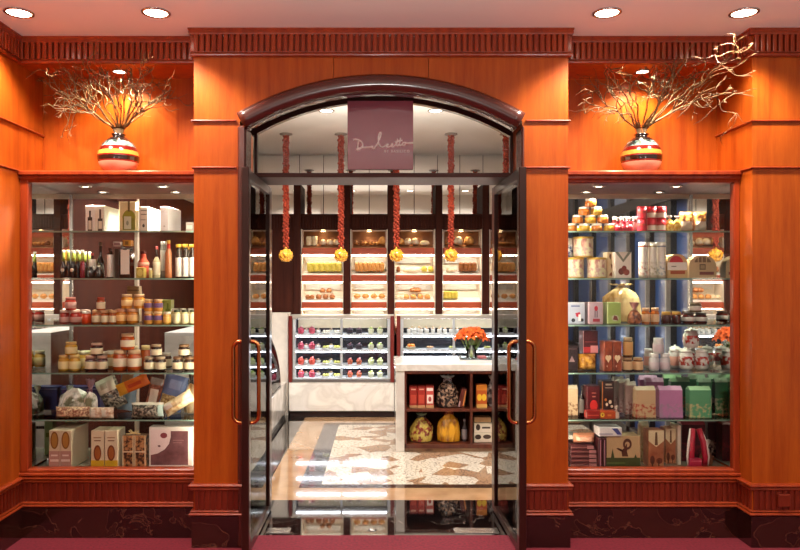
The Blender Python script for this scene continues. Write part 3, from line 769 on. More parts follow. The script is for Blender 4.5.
for k in range(4):
    R_ = rowsn[k]; loc = 'in left refrigerated case ' + R_
    yy = YC + .11
    for px in (301, 312): cake(X(px, yy), yy, k, '#b8455a' if k != 2 else '#d95848', '#8c2036' if k < 2 else '#e8402e', .085, .10, 'red berry dessert cup', loc, None)
    for px in (326, 337): cake(X(px, yy), yy, k, '#f2f2ee', '#cfcf6a' if k else '#e8e0d0', .12, .06, 'pale pastry on white plate', loc, None, 'plate')
    for px in (350, 359): cake(X(px, yy), yy, k, '#2c2430' if k < 2 else '#a3563a', '#4a1a2a' if k < 2 else '#c03a2a', .075, .085, 'dark berry cake' if k < 2 else 'red glazed cake', loc, None, 'sq' if k < 2 else 'cup')
    for px in (371, 380): cake(X(px, yy), yy, k, '#d8d8b8' if k != 2 else '#dfe8b0', '#8aa03c' if k != 2 else '#cfe07a', .08, .09, 'green topped cream cup', loc, None)
    for px in (306, 318, 331): cake(X(px, yy + .13), yy + .13, k, '#d9dad6', '#9a7a52', .07, .06, 'small glazed tart at back', loc, None)
    loc = 'in case behind island ' + R_
    if k == 0:
        for i in range(9): cake(X(409 + i * 6, yy), yy, k, '#e9e6df', '#b99a70', .055, .085, 'small clear dessert glass', loc, None)
        for i in range(5): cake(X(412 + i * 7, yy + .10), yy + .10, k, '#e9e6df', '#c9a060', .06, .10, 'tall dessert glass at back', loc, None)
    if k == 1:
        cake(X(411, yy), yy, k, '#e8d9b8', '#e98a2c', .13, .10, 'orange fruit tart', loc, None, 'plate')
        for px in (430, 452, 487): cake(X(px, yy), yy, k, '#f4f4f4', '#b98a58' if px < 440 else '#a5a552', .12, .05, 'small pastry on white plate', loc, None, 'plate')
    if k >= 2:
        for px in (409, 428, 447): cake(X(px, yy), yy, k, '#eceae6', '#8a6a50', .11, .06, 'pastry on a pale plate', loc, None, 'plate')
# curved glass case on the left
t = tag(empty('curved_display_case', (-1.5, 7.2, 0)), 'long curved glass deli case with white marble base along left wall', 'display case'); L = Vector(t.location)
def part(name, mb): o = mb.build(name, t); o.location = -L; return o
y0, y1 = 6.0, 8.34
b = MB(); b.box(-1.87, -1.2, y0, 8.83, .06, .43, MAR_WHITE, .005); part('marble_base', b)
b = MB(); b.box(-1.85, -1.22, y0 + .03, 8.83, 0, .06, M('#1c100d', .3)); part('plinth', b)
b = MB(); b.box(-1.86, -1.2, y0, y1, .43, .455, M('#2c2422', .2)); part('deck', b)
cp = [(-1.205, .455)] + [(-1.205 - .36 * (1 - math.cos(a)), .455 + .78 * math.sin(a)) for a in [PI / 2 * k / 12 for k in range(1, 13)]]
def shell(cp, ya, yb_, th, mat):
    inn = [(x - th, z - th * .5) for x, z in cp]
    return MB().prism(cp + inn[::-1], ya, yb_, mat)
part('curved_glass', shell(cp, y0 + .02, y1 - .02, .008, G_PANE))
for ya in (y0, y1 - .02): part('end_trim', shell(cp, ya, ya + .02, .022, M('#3a2018', .25, .5)))
b = MB(); b.box(-1.87, -1.545, y0, y1, 1.235, 1.262, FRAME); part('top_board', b)
b = MB(); b.box(-1.87, -1.85, y0, y1, .43, 1.235, MAR_WHITE); b.box(-1.85, -1.56, y0 + .001, y0 + .02, .455, 1.235, MAR_WHITE); part('back_panel', b)
b = MB(); b.box(-1.85, -1.40, y0 + .03, y1 - .03, .84, .852, G_SHELF); part('inner_shelf', b)
b = MB(); b.box(-1.62, -1.58, y0 + .1, y1 - .1, 1.215, 1.233, COOL); part('light_strip', b)
for i in range(9):
    y = 6.2 + i * .24
    for z, nm, lv in ((.456, 'lower deck', 0), (.853, 'upper shelf', 1)):
        b = MB(); b.lathe([(.06, 0), (.1, .012), (.1, .016), (.06, .006)], PLATE, n=14)
        o = b.build('pastry_plate', None, (-1.4 if not lv else -1.55, y, z + .001)); q = MB()
        for j in range(6): q.ball((.055 * math.cos(j * 1.05), .055 * math.sin(j * 1.05), .035), .028, CRUST if i % 2 else M('#8a3a3a', .4), 8, 5)
        q.build('pastries', o); pend(o, 'white plate of pastries', f'{nm} of the curved deli case', 'plate', 'plates in the curved deli case', x=-y)
# island counter
YI = 6.94
t = tag(empty('island_counter', (.755, YI + .37, 0)), 'white marble island counter with brown shelf front in middle of the shop', 'counter'); L = Vector(t.location)
ix0, ix1 = X(396, YI), X(518, YI); cx0, cx1 = X(404.5, YI), X(513, YI)
b = MB(); b.box(ix0 - .01, ix1 + .01, YI - .01, 7.69, .81, .88, MAR_WHITE, .004); part('marble_top', b)
for q in ((ix0, cx0), (cx1, ix1)):
    b = MB(); b.box(q[0], q[1], YI, 7.68, .0, .81, MAR_WHITE, .003); part('marble_side', b)
W_CUB = wood('cubby_wood', '#4a2014', '#6e3422', .35)
b = MB(); b.box(cx0, cx1, 7.35, 7.37, .05, .80, W_DARK); part('back_panel', b)
zI = [.055, .415, .80]
b = MB(); b.box(cx0, cx1, YI + .004, 7.35, .035, zI[0] + .02, W_CUB); b.box(cx0, cx1, YI + .004, 7.35, .782, .81, W_CUB); b.box(cx0, cx0 + .02, YI + .004, 7.35, .05, .79, W_CUB); b.box(cx1 - .02, cx1, YI + .004, 7.35, .05, .79, W_CUB); part('shelf_frame', b)
xdv = X(471.5, YI)
b = MB(); b.box(xdv - .012, xdv + .012, YI + .006, 7.35, .075, .782, W_CUB); part('divider', b)
b = MB(); b.box(cx0 + .02, cx1 - .02, YI + .008, 7.35, zI[1] - .012, zI[1] + .012, W_CUB); part('shelf', b)
b = MB(); b.box(cx0, cx1, YI + .02, 7.35, 0, .035, M2('#8a6a54', '#b08c6c', 6)); part('plinth', b)
# tray, vase and lilies on the counter
yv = 7.42
b = MB(); x0, x1 = X(459, yv), X(490, yv); b.box(x0, x1, yv - .13, yv + .13, .881, .889, G_SHELF); b.box(x0, x1, yv - .13, yv - .122, .889, .925, G_SHELF); b.box(x0, x1, yv + .122, yv + .13, .889, .925, G_SHELF); b.box(x0, x0 + .008, yv - .12, yv + .12, .889, .925, G_SHELF); b.box(x1 - .008, x1, yv - .12, yv + .12, .889, .925, G_SHELF)
tag(b.build('clear_tray'), 'low clear acrylic tray on the island counter under the flowers', 'tray')
b = MB(); b.box(x0 + .19, x0 + .28, yv - .1, yv + .02, .8895, .915, M('#a34a52', .5), .004); tag(b.build('menu_block'), 'small muted red block lying in the clear tray', 'block')
xv = X(471.5, yv)
b = MB(); b.lathe([(.05, 0), (.055, .004), (.06, .14), (.056, .14), (.05, .01), (.001, .008)], G_PANE, n=24)
va = tag(b.build('flower_vase', None, (xv, yv, .8905)), 'clear glass vase of green stems on the island counter', 'vase')
b = MB()
b.lathe([(.001, .011), (.049, .011), (.052, .085), (.001, .085)], M2('#aec860', '#e8f0b4', 30), n=16); b.build('water', va)
ORG = M2('#a03200', '#dc6008', 20, .5, .25, .9); STEM = M('#6f8f34', .5)
def lily_mesh():
    b = MB()
    for k in range(6):
        a = k * PI / 3; ca, sa = math.cos(a), math.sin(a); pts = []
        rows_ = [(.004, .0, .006), (.018, .03, .013), (.04, .05, .016), (.06, .05, .011), (.072, .04, .002)]
        vs = []
        for r, z, w in rows_:
            for q in (-1, 0, 1): vs.append((r * ca - q * w * sa, r * sa + q * w * ca, z - (.004 if q == 0 else 0)))
        fs = [(i*3+j, i*3+j+1, i*3+3+j+1, i*3+3+j) for i in range(4) for j in range(2)]
        b.add(vs, fs, ORG, True)
    b.tube([(0, 0, 0), (0, 0, .04)], .002, M('#7a2a10', .5), 5)
    return b.mesh('lily_flower', False)
lm = lily_mesh(); rnd = random.Random(5)
for i in range(22):
    a = i * 2.4; r = .022 + .0195 * math.sqrt(i) ; el = rnd.uniform(-.02, .03)
    p = Vector((xv + r * 1.1 * math.cos(a), yv + r * .8 * math.sin(a), 1.10 + .045 * (1 - r / .12) + el))
    d = Vector((math.cos(a) * r * 9, math.sin(a) * r * 7 - .25, .75)).normalized()
    o = link('lily_flower', lm, None, p); o.rotation_euler = d.to_track_quat('Z', 'Y').to_euler(); o.scale = (1.05,) * 3
    tag(o, 'orange lily in the clear vase on the island counter', 'flower', 'orange lilies in the counter vase')
    R3 = o.rotation_euler.to_matrix(); b = MB(); base = R3.transposed() @ (Vector((xv + .03 * math.cos(a), yv + .03 * math.sin(a), .91)) - p) / 1.05
    b.tube([base, base * .5 + Vector((0, 0, -.01)), (0, 0, .004)], .003, STEM, 5); b.build('stem', o)
# shop lights
for x in (-1.6, -.55, .55, 1.6):
    for y in (5.7, 7.0):
        downlight(x, y, 3.43, .08, 'round recessed ceiling light inside the shop', 'shop ceiling lights')
        if y < 6 and abs(x) < 1: spot((x, 6.2, 2.75), E_SHOP * .4, 140, (1, .95, .88), .1, tgt=(x, 6.9, 5))      # free-floating lamps added to lift the shop ceiling
        spot((x, y, 3.40), E_SHOP, 150, (1, .95, .89), .08)
# ------------------------------------------------------------------ goods in the display windows
LOC = {}
for s, w in (('L', 'left window'), ('R', 'right window')):
    for k, n_ in ((1, 'top shelf'), (2, 'second shelf'), (3, 'third shelf'), (4, 'fourth shelf'), (5, 'fifth shelf'), (6, 'floor')): LOC[s + str(k)] = f'{w} {n_}'
LOC['I1'] = 'island upper left cubby'; LOC['I2'] = 'island upper right cubby'; LOC['I3'] = 'island lower left cubby'; LOC['I4'] = 'island lower right cubby'
def base_z(s):
    if s[0] == 'I': return .4275 if s in ('I1', 'I2') else .0755
    return ZS[int(s[1])]
YD = 4.86
def fwd(s, Y): return max(4.70, Y - .10) if s[1] == '6' else max(4.755, Y - .04) if s[0] in 'LR' else Y
def put(o, s, x, y, dz=0, rot=(0, 0, 0)):
    """stand an object on its shelf, tilted as given"""
    o.rotation_euler = rot
    R3 = Euler(rot).to_matrix()
    lo = min((R3 @ v.co).z for v in o.data.vertices)
    for c in o.children:
        if c.type == 'MESH': lo = min(lo, min((R3 @ (v.co + c.location)).z for v in c.data.vertices))
    vs = [R3 @ v.co for v in o.data.vertices] + [R3 @ (v.co + q.location) for q in o.children if q.type == 'MESH' for v in q.data.vertices]
    if s[0] in 'LR':        # keep clear of the mirrors and the rear pane
        hx = max(v.x for v in vs); lx = min(v.x for v in vs); hy = max(v.y for v in vs)
        x = min(x, 2.35 - hx); x = max(x, -2.35 - lx); y = min(y, 5.285 - hy)
    o.location = (x, y, base_z(s) + .001 + dz - lo)
    return o
def patch(b, pat, w, h, y):
    """flat printed marks lying on a front face"""
    for k, (sh, u0, v0, u1, v1, col) in enumerate(pat):
        m = M(col, .4) if isinstance(col, str) else col
        e = y - .0006 - .0003 * k
        if isinstance(sh, (list, tuple)): pts = [((u - .5) * w, v * h) for u, v in sh]
        else:
            x0, x1, z0, z1 = (u0 - .5) * w, (u1 - .5) * w, v0 * h, v1 * h
            if sh == 'r': pts = [(x0, z0), (x1, z0), (x1, z1), (x0, z1)]
            elif sh == 't': pts = [(x0, z0), (x1, z0), ((x0 + x1) / 2, z1)]
            elif sh == 'v': pts = [(x0, z1), ((x0 + x1) / 2, z0), (x1, z1)]
            elif sh == 'd': pts = [((x0+x1)/2 + (x1-x0)/2 * math.cos(PI*i/12), z0 + (z1-z0) * math.sin(PI*i/12)) for i in range(13)]
            else: pts = [((x0+x1)/2 + (x1-x0)/2 * math.cos(2*PI*i/18), (z0+z1)/2 + (z1-z0)/2 * math.sin(2*PI*i/18)) for i in range(18)]
        b.add([(x, e, z) for x, z in pts], [list(range(len(pts)))], m)
def mat_of(c): return M(c, .4, 0, .15) if isinstance(c, str) else c
def carton(s, px0, px1, hp, desc, col, pat=(), Y=YD, d=.1, dz=0, name='carton', cat='box', group=None, row=None, rot=(0, 0, 0), lidcol=None):
    Y = fwd(s, Y)
    w = (px1 - px0) * Y / F; h = hp * Y / F
    def mk():
        b = MB(); b.box(-w/2, w/2, -d/2, d/2, 0, h, mat_of(col), min(.003, w * .06)); patch(b, pat, w, h, -d/2)
        return b.mesh(name, False)
    o = link(name, cached(('c', str(col), round(w, 4), round(h, 4), d, repr(pat)), mk))
    put(o, s, X((px0 + px1) / 2, Y), Y + d / 2, dz * Y / F, rot)
    return pend(o, desc, LOC[s], cat, group, row)
def jar(s, pxc, wp, hp, desc, body, lid, lab=None, Y=YD, dz=0, row=None, name='jam_jar', sq=False, group=None, lidh=.2, band=(.12, .6), depth=None):
    Y = fwd(s, Y)
    r = wp * Y / F / 2 * .97; h = hp * Y / F
    n = 6 if sq else 18
    def mk():
        b = MB(); b.lathe([(r * .9, 0), (r, h * .05), (r, h * .68), (r * .84, h * .78), (r * .8, h * (1 - lidh))], M(body, .12, 0, .6, .25, 30) if isinstance(body, str) else body, n=n, smooth=not sq); return b.mesh(name)
    o = link(name, cached(('j', str(body), r, h, sq), mk))
    def mkl():
        b = MB(); b.lathe([(r * .82, h * (1 - lidh) + .0005), (r * .88, h * (1 - lidh) + .002), (r * .88, h * .985), (r * .8, h), (.003, h)], M(lid, .35, 0, .3), n=n); return b.mesh('lid')
    link('lid', cached(('jl', lid, r, h, sq), mkl), o)
    if lab:
        def mkb():
            b = MB(); b.lathe([(r * 1.0, h * band[0]), (r * 1.015, h * (band[0] + .01)), (r * 1.015, h * (band[1] - .01)), (r, h * band[1])], M(lab, .6, 0, 0, .04), n=n)
            return b.mesh('paper_label')
        link('paper_label', cached(('jb', lab, r, h, band, sq), mkb), o)
    put(o, s, X(pxc, Y), Y + r, dz * Y / F)
    return pend(o, desc, LOC[s], 'jar', group, row)
def bottle(s, pxc, wp, hp, desc, col, cap, lab=None, Y=YD, neck=.35, nr=.36, dz=0, band=(.1, .55), name='bottle', square=False, group=None, foil=None, row=None, cat='bottle', roundlab=None, rz=0):
    Y = fwd(s, Y)
    r = wp * Y / F / 2 * .96; h = hp * Y / F; n = 4 if square else 16
    k = 1.38 if square else 1
    def mk():
        b = MB(); sh = h * (1 - neck)
        pr = [(r * .92, 0), (r, h * .02), (r, sh * .9), (r * .85, sh * .97), (r * nr * 1.1, sh + h * neck * .22), (r * nr, sh + h * neck * .35), (r * nr, h * .92)]
        b.lathe([(q * k, z) for q, z in pr], M(col, .08, 0, .7), n=n, smooth=not square); return b.mesh(name)
    o = link(name, cached(('b', col, r, h, neck, nr, square), mk))
    def mkc():
        b = MB(); b.lathe([(r * nr * k * 1.06, h * .90), (r * nr * k * 1.12, h * .91), (r * nr * k * 1.12, h), (.002, h)], M(cap, .35, 0, .3), n=12); return b.mesh('cap')
    link('cap', cached(('bc', cap, r, h, nr, square), mkc), o)
    if foil:
        def mkf():
            b = MB(); sh = h * (1 - neck); b.lathe([(r * nr * 1.2, sh + h * neck * .2), (r * nr * 1.08, sh + h * neck * .4), (r * nr * 1.08, h * .905)], M(foil, .3, .3), n=12); return b.mesh('neck_foil')
        link('neck_foil', cached(('bf', foil, r, h, nr), mkf), o)
    if lab:
        def mkb():
            b = MB()
            if square: q = r * k * .7072; b.box(-q * .82, q * .82, -q - .0012, -q - .0002, h * band[0], h * band[1], M(lab, .5, 0, 0, .03)); 
            else: b.lathe([(r, h * band[0]), (r * 1.02, h * (band[0] + .005)), (r * 1.02, h * (band[1] - .005)), (r, h * band[1])], M(lab, .5, 0, 0, .03), n=n)
            return b.mesh('paper_label')
        link('paper_label', cached(('bb', lab, r, h, band, square), mkb), o)
    if roundlab:
        b = MB(); q = r * .8; b.lathe([(.001, 0), (q, 0), (q, .003), (.001, .003)], M(roundlab, .5), n=16); lo = b.build('round_label', o, (0, -r - .003, h * .28), (-PI / 2, 0, 0))
    put(o, s, X(pxc, Y), Y + r, dz * Y / F, (0, 0, PI / 4 if square else 0))
    if square:
        for c in o.children:
            if c.name.startswith('paper_label'): c.rotation_euler = (0, 0, -PI / 4)
    return pend(o, desc, LOC[s], cat, group, row)
def tin(s, pxc, wp, hp, desc, bands, Y=YD, dz=0, row=None, name='round_tin', cat='tin', group=None, lid=None):
    Y = fwd(s, Y)
    """bands: list of (upper fraction, colour)"""
    r = wp * Y / F / 2 * .98; h = hp * Y / F
    def mk():
        b = MB(); pr = [(r, 0)]; ms = []
        for f, c in bands: pr += [(r, h * f)]; ms.append(mat_of(c))
        pr += [(.002, h)]; ms.append(ms[-1])
        b.lathe(pr, ms[0], n=24, matf=lambda k: ms[k]); return b.mesh(name)
    o = link(name, cached(('t', repr(bands), r, h), mk))
    if lid:
        b = MB(); b.lathe([(r, h * .9), (r * 1.03, h * .905), (r * 1.03, h), (r * .9, h * 1.01), (.002, h * 1.01)], M(lid, .3, .6), n=24); b.build('lid', o)
    put(o, s, X(pxc, Y), Y + r, dz * Y / F)
    return pend(o, desc, LOC[s], cat, group, row)
def pouch(s, pxc, wp, hp, desc, col, regions=(), Y=YD, t=.06, dz=0, rot=(0, 0, 0), name='pouch', seed=1, cat='bag', group=None, lump=.25):
    Y = fwd(s, Y)
    """sealed pillow pack; regions colour cells of its faces: (u0, v0, u1, v1, colour)"""
    w = wp * Y / F; h = hp * Y / F; nu, nv = 14, 16; b = MB()
    def th(u, v):
        q = (1 - abs(2*u - 1) ** 5) * (1 - abs(2*v - 1) ** 4)
        return t / 2 * q * (1 + lump * noise.noise(Vector((u * 4 + seed * 7, v * 4, seed)))) 
    for sd in (-1, 1):
        vs = [((u / nu - .5) * w * (1 - .05 * math.sin(PI * v / nv)), sd * th(u / nu, v / nv) + .006 * noise.noise(Vector((u * .7, v * .7, seed * 3.3))), v / nv * h) for v in range(nv + 1) for u in range(nu + 1)]
        fs = []; ms = []
        for v in range(nv):
            for u in range(nu):
                fs.append((v*(nu+1)+u, v*(nu+1)+u+1, (v+1)*(nu+1)+u+1, (v+1)*(nu+1)+u)); c = col
                for (u0, v0, u1, v1, cc) in regions:
                    if u0 <= (u + .5) / nu <= u1 and v0 <= (v + .5) / nv <= v1: c = cc
                ms.append(M(c, .25, 0, .4) if isinstance(c, str) else c)
        b.add(vs, fs, ms, True)
    o = b.build(name)
    put(o, s, X(pxc, Y), Y + t / 2, dz * Y / F, rot)
    return pend(o, desc, LOC[s], cat, group)
CELLO = M('#e9e4dc', .1, 0, .8)
def sack(s, pxc, wp, hp, desc, mat, neck_mat, ribbon=None, Y=YD, dz=0, sy=.7, seed=1, neck=.72, name='gift_bag', cat='bag', rot=(0, 0, 0), group=None, fan=.55, jit=.18):
    Y = fwd(s, Y)
    """gathered bag: full body, tied neck, fanned top"""
    R_ = wp * Y / F / 2; h = hp * Y / F
    b = MB(); b.lathe([(R_ * .55, 0), (R_ * .92, h * .03), (R_, h * .25 * neck), (R_ * .97, h * .55 * neck), (R_ * .9, h * .68 * neck), (R_ * .72, h * .8 * neck), (R_ * .45, h * .9 * neck), (R_ * .2, h * neck)], mat, n=26, sy=sy, jit=jit, seed=seed, smooth=False)
    b.v = [(x * (1 + .1 * noise.noise(Vector((x * 60 + seed, y * 60, z * 60)))), y * (1 + .16 * noise.noise(Vector((x * 70, y * 70 + seed, z * 70)))), z + (.012 * noise.noise(Vector((x * 50, y * 50, z * 40 + seed))) if z > .02 else 0)) for x, y, z in b.v]; o = b.build(name)
    if fan:
        b = MB(); vs = []; n = 22
        for k, (r, z) in enumerate([(R_ * .2, neck), (R_ * .13, neck + .03), (R_ * fan * .7, neck + (1 - neck) * .6), (R_ * fan, 1)]):
            for i in range(n):
                a = 2 * PI * i / n; q = r * (1 + (.28 if k > 1 else 0) * (1 if i % 2 else -1)); vs.append((q * math.cos(a), q * math.sin(a) * sy, h * z + (.004 * (i % 3) if k == 3 else 0)))
        b.add(vs, [(k*n+i, k*n+(i+1) % n, (k+1)*n+(i+1) % n, (k+1)*n+i) for k in range(3) for i in range(n)], neck_mat, True); b.build('gathered_top', o)
    if ribbon:
        b = MB(); b.tube([(R_ * .2 * math.cos(a), R_ * .2 * math.sin(a) * sy, h * (neck + .015)) for a in [2*PI*i/12 for i in range(12)]], h * .018, M(ribbon, .4, 0, .3), 6, True)
        for q in (-1, 1): b.tube([(0, -R_ * .2 * sy, h * (neck + .015)), (q * R_ * .3, -R_ * .3, h * (neck + .08)), (q * R_ * .38, -R_ * .3, h * (neck - .02)), (q * R_ * .05, -R_ * .22 * sy, h * (neck + .01))], h * .014, M(ribbon, .4, 0, .3), 5)
        b.build('ribbon', o)
    put(o, s, X(pxc, Y), Y + R_ * sy, dz * Y / F, rot)
    return pend(o, desc, LOC[s], cat, group)
def crimped(s, px0, px1, hp, desc, col, col2, top, Y=YD, d=.06, dz=0, name='gift_tin', rot=(0, 0, 0), seed=1, row=None, thr=.45):
    """tapered paper bag with a folded, waved top"""
    w = (px1 - px0) * Y / F; h = hp * Y / F; b = MB()
    hb = h * .88
    mm = M(col, .35, 0, .2)
    vs = [(sx * w / 2 * (1 if z == 0 else .98), sy * d / 2 * (1 if z == 0 else .9), z) for z in (0, hb * .5, hb) for sx, sy in ((-1, -1), (1, -1), (1, 1), (-1, 1))]
    fs = [(0, 1, 2, 3)] + [(k*4+i, k*4+(i+1) % 4, k*4+4+(i+1) % 4, k*4+4+i) for k in (0, 1) for i in range(4)]
    b.add(vs, fs, [mm] + [M2(col2, col, 38, .46, .08, .35)] * 4 + [mm] * 4)
    o = b.build(name); b = MB(); n = 9; v2 = []
    for i in range(n):
        u = i / (n - 1) - .5; k = .004 * noise.noise(Vector((i * .9, seed * 3.1, 0)))
        v2 += [(u * w * .98, -d * .45, hb), (u * w * 1.0, k * 2 - .004, h + k), (u * w * .98, d * .45, hb)]
    b.add(v2, [(i*3+j, i*3+3+j, i*3+4+j, i*3+1+j) for i in range(n-1) for j in range(2)] + [(0, 1, 2), (n*3-3, n*3-2, n*3-1)], M(top, .35, 0, .3)); b.build('folded_top', o)
    put(o, s, X((px0 + px1) / 2, Y), Y + d / 2, dz * Y / F, rot)
    return pend(o, desc, LOC[s], 'gift bag', None, row)
def arched(s, px0, px1, hp, desc, col, pat, Y=YD, d=.12, name='arched_box'):
    Y = fwd(s, Y)
    w = (px1 - px0) * Y / F; h = hp * Y / F; r = w / 2; b = MB(); hs = max(0, h - w * .42)
    poly = [(-r, 0), (r, 0)] + [(r * math.cos(a), hs + (h - hs) * math.sin(a)) for a in [PI * i / 16 for i in range(17)]]
    b.prism(poly, -d/2, d/2, M(col, .4, 0, .2)); patch(b, pat, w, h, -d/2); o = b.build(name, recalc=False)
    put(o, s, X((px0 + px1) / 2, Y), Y + d / 2)
    return pend(o, desc, LOC[s], 'box')

# ---- left window
bt = ('r', .25, .0, .75, .55, '#3a3426'); bn = ('r', .4, .5, .6, .8, '#3a3426'); bl = ('r', .32, .08, .68, .42, '#e8e0c8')
carton('L1', 85.5, 94.5, 26, 'tall white carton printed with a slim dark bottle', '#fff8ea', [bt, bn, bl], d=.30)
carton('L1', 95, 104.5, 26, 'tall white carton printed with a long necked bottle', '#fdf3de', [('r', .3, 0, .8, .5, '#4a4030'), ('r', .45, .45, .65, .85, '#4a4030'), ('r', .36, .1, .74, .4, '#f0e6cc')], d=.40)
carton('L1', 119, 136, 30, 'cream carton printed with a green and gold flask', '#ead9a2', [('r', .22, .05, .95, .45, '#7a7a22'), ('d', .2, .44, .97, .72, '#8f8f1a'), ('r', .52, .66, .64, 1.0, '#6a5a26'), ('r', .3, .08, .72, .5, '#cfd0b4'), ('e', .42, .2, .58, .36, '#8f947c')], d=.05)
carton('L1', 140, 148, 25, 'cream carton with grey printing and dark dot', '#e2d6c0', [('r', .1, .82, .85, .86, '#8a8272'), ('r', .1, .66, .85, .70, '#8a8272'), ('r', .1, .45, .7, .48, '#8a8272'), ('e', .3, .16, .6, .3, '#4a4238')], d=.3)
carton('L1', 160, 168.5, 25, 'plain bright white carton with a tiny mark', '#fffaf2', [('e', .42, .18, .58, .24, '#b0a898'), ('e', .3, .76, .45, .80, '#d8d0c4')], d=.3)
carton('L1', 186, 193, 9, 'small grey carton at right end', '#9a948a', [('r', .1, .3, .9, .7, '#c8c4b8')], d=.08)
for i, px in enumerate((62.5, 67.2, 72, 76.7, 81.4)):
    bottle('L2', px, 4.7, 28, 'small dark bottle with green neck and white cap', '#1c1210' if i < 4 else '#8a1830', '#f2ead8', None, Y=4.80, neck=.5, nr=.62, foil='#a3ac4e', roundlab='#e6dcc8' if i in (0, 2) else None)
bottle('L2', 91, 7, 25, 'dark bottle with red cap and broad white label', '#1b1614', '#b82a30', '#efe6d8', band=(.3, .75), neck=.28)
for px in (89.5, 96.5): bottle('L2', px, 6.6, 12, 'squat dark flask with silver top', '#15110f', '#a8a49a', None, Y=4.78, neck=.3, nr=.5)
bottle('L2', 99, 8, 36, 'tall dark bottle with a round grey label', '#241a14', '#8a7a60', None, Y=5.0, roundlab='#b8b0a0', neck=.5)
bottle('L2', 109, 7, 30, 'slim dark wine bottle with tall white label', '#1a1210', '#2a1a18', '#efe6da', band=(.03, .78), neck=.2, nr=.5)
carton('L2', 113.5, 118.5, 29, 'dark slim tin with pale edge', '#201814', [('r', .05, 0, .25, 1, '#6a6a5a')], d=.06)
bottle('L2', 125, 11.5, 31, 'large square dark bottle with white label', '#241a16', '#3a2a22', '#efe9da', band=(.12, .92), neck=.08, nr=.7, square=True)
carton('L2', 113, 121, 5, 'small grey pack lying on the dark tins', '#c4b4ac', [('r', .1, .3, .9, .7, '#7a5a58')], Y=4.87, dz=31.5, d=.05)
carton('L2', 122.5, 131, 6, 'small amber pack lying on the square bottle', '#d99a34', [('r', .3, .2, .7, .8, '#8a5a1a')], Y=4.9, dz=32, d=.05)
carton('L2', 136, 144, 10.5, 'small square yellow tin', '#b59a3a', [('e', .15, .15, .85, .85, '#d8c26a')], Y=4.82, d=.05, name='square_tin', cat='tin')
bottle('L2', 141.5, 11.5, 27, 'clear decanter holding red liquid', '#c8503a', '#5a1a1a', '#e8a088', Y=4.93, neck=.35, nr=.5, band=(.45, .58))
jar('L2', 150, 3.6, 10, 'narrow cream spice jar', '#d8c47a', '#e8e0c4', None, Y=4.82)
bottle('L2', 155.5, 7.5, 32, 'pale bottle with white label and red neck', '#d8cca0', '#b03a3a', '#efe4c4', neck=.42, nr=.34, band=(.1, .5), foil='#2a1a18')
for px in (161.5, 165): bottle('L2', px, 4, 37, 'slim grey bottle behind the rose bottle', '#8a8478', '#b8b0a4', '#b4aca0', Y=5.0, band=(.2, .75), neck=.15, nr=.7)
bottle('L2', 167.5, 7, 38, 'tall slim rose bottle with gold cap', '#c47a48', '#c8963a', None, neck=.28, nr=.5, foil='#c43a24')
for px in (177.8, 184.6, 191.4): bottle('L2', px, 6.6, 34, 'oil bottle with gold cap and tall white label', '#2a241a', '#c8a02e', '#ece6da', band=(.04, .6), neck=.28, nr=.82, square=False)
# jars, third shelf
CRM = '#ead9b4'
for px in (62.5, 73.5): jar('L3', px, 10.8, 13.5, 'red jam jar with pink label', '#9a1e18', '#d8b0a0', '#cf9a8e', row='lower row', band=(.12, .5))
jar('L3', 68.2, 11, 13, 'red jam jar with pink label', '#b03a2e', '#c87a6e', '#d8a49a', dz=13.6, row='upper row', band=(.15, .62))
jar('L3', 84.5, 10, 12.5, 'clear jar of bright orange red sauce', '#d0421c', '#efe2d6', None, name='sauce_jar')
for px in (94.5, 103.3, 112): jar('L3', px, 8.4, 13.5, 'brown preserve jar with cream label', '#a3501c', '#d8a878', CRM, row='lower row')
jar('L3', 99.2, 8.6, 13, 'brown preserve jar with cream label', '#a84e1e', '#a83a22', CRM, dz=13.6, row='upper row')
for px in (119.5, 131): jar('L3', px, 11.4, 15, 'round orange honey jar with oval label', '#c47422', '#d8a07a', '#f0bf7c', row='lower row', band=(.2, .6))
for px in (125, 137.4): jar('L3', px, 11.4, 14.5, 'round orange honey jar with oval label', '#d08a32', '#e0b48a', '#f2ca8c', dz=15.2, row='upper row', band=(.2, .6))
for r, dz in (('lower row', 0), ('upper row', 12.5)):
    for px in (147.2, 156.8): jar('L3', px, 9.4, 12.2, 'honey jar with purple label', '#c88a3a', '#e0bc8e', '#6a4a78', dz=dz, row=r, band=(.3, .68))
jar('L3', 166, 8, 12, 'small yellow honey jar with tan label', '#cf9a3a', '#e8dcc0', '#e6b25c')
for px in (176, 184, 192): jar('L3', px, 7.6, 14, 'pale cream spread jar with dark green lid', '#d8cf9a', '#3a4428', '#e9dfb4', sq=False, band=(.08, .7), lidh=.18)
for px in (174, 182, 190): jar('L3', px, 7.6, 14, 'pale cream spread jar in the back row', '#d8cf9a', '#e8e4d4', '#e9dfb4', Y=5.02, lidh=.18)
carton('L3', 160, 171, 22, 'olive green carton with a bottle print', '#9aa04e', [('r', .5, 0, .9, .6, '#6a7424'), ('r', .62, .55, .78, .85, '#6a7424')], Y=5.1, d=.08)
carton('L3', 127, 139, 36, 'kraft brown paper bag behind the honey jars', '#a5835a', [('r', 0, .86, 1, .9, '#7a5c3c')], Y=5.08, d=.06, name='paper_bag', cat='bag')
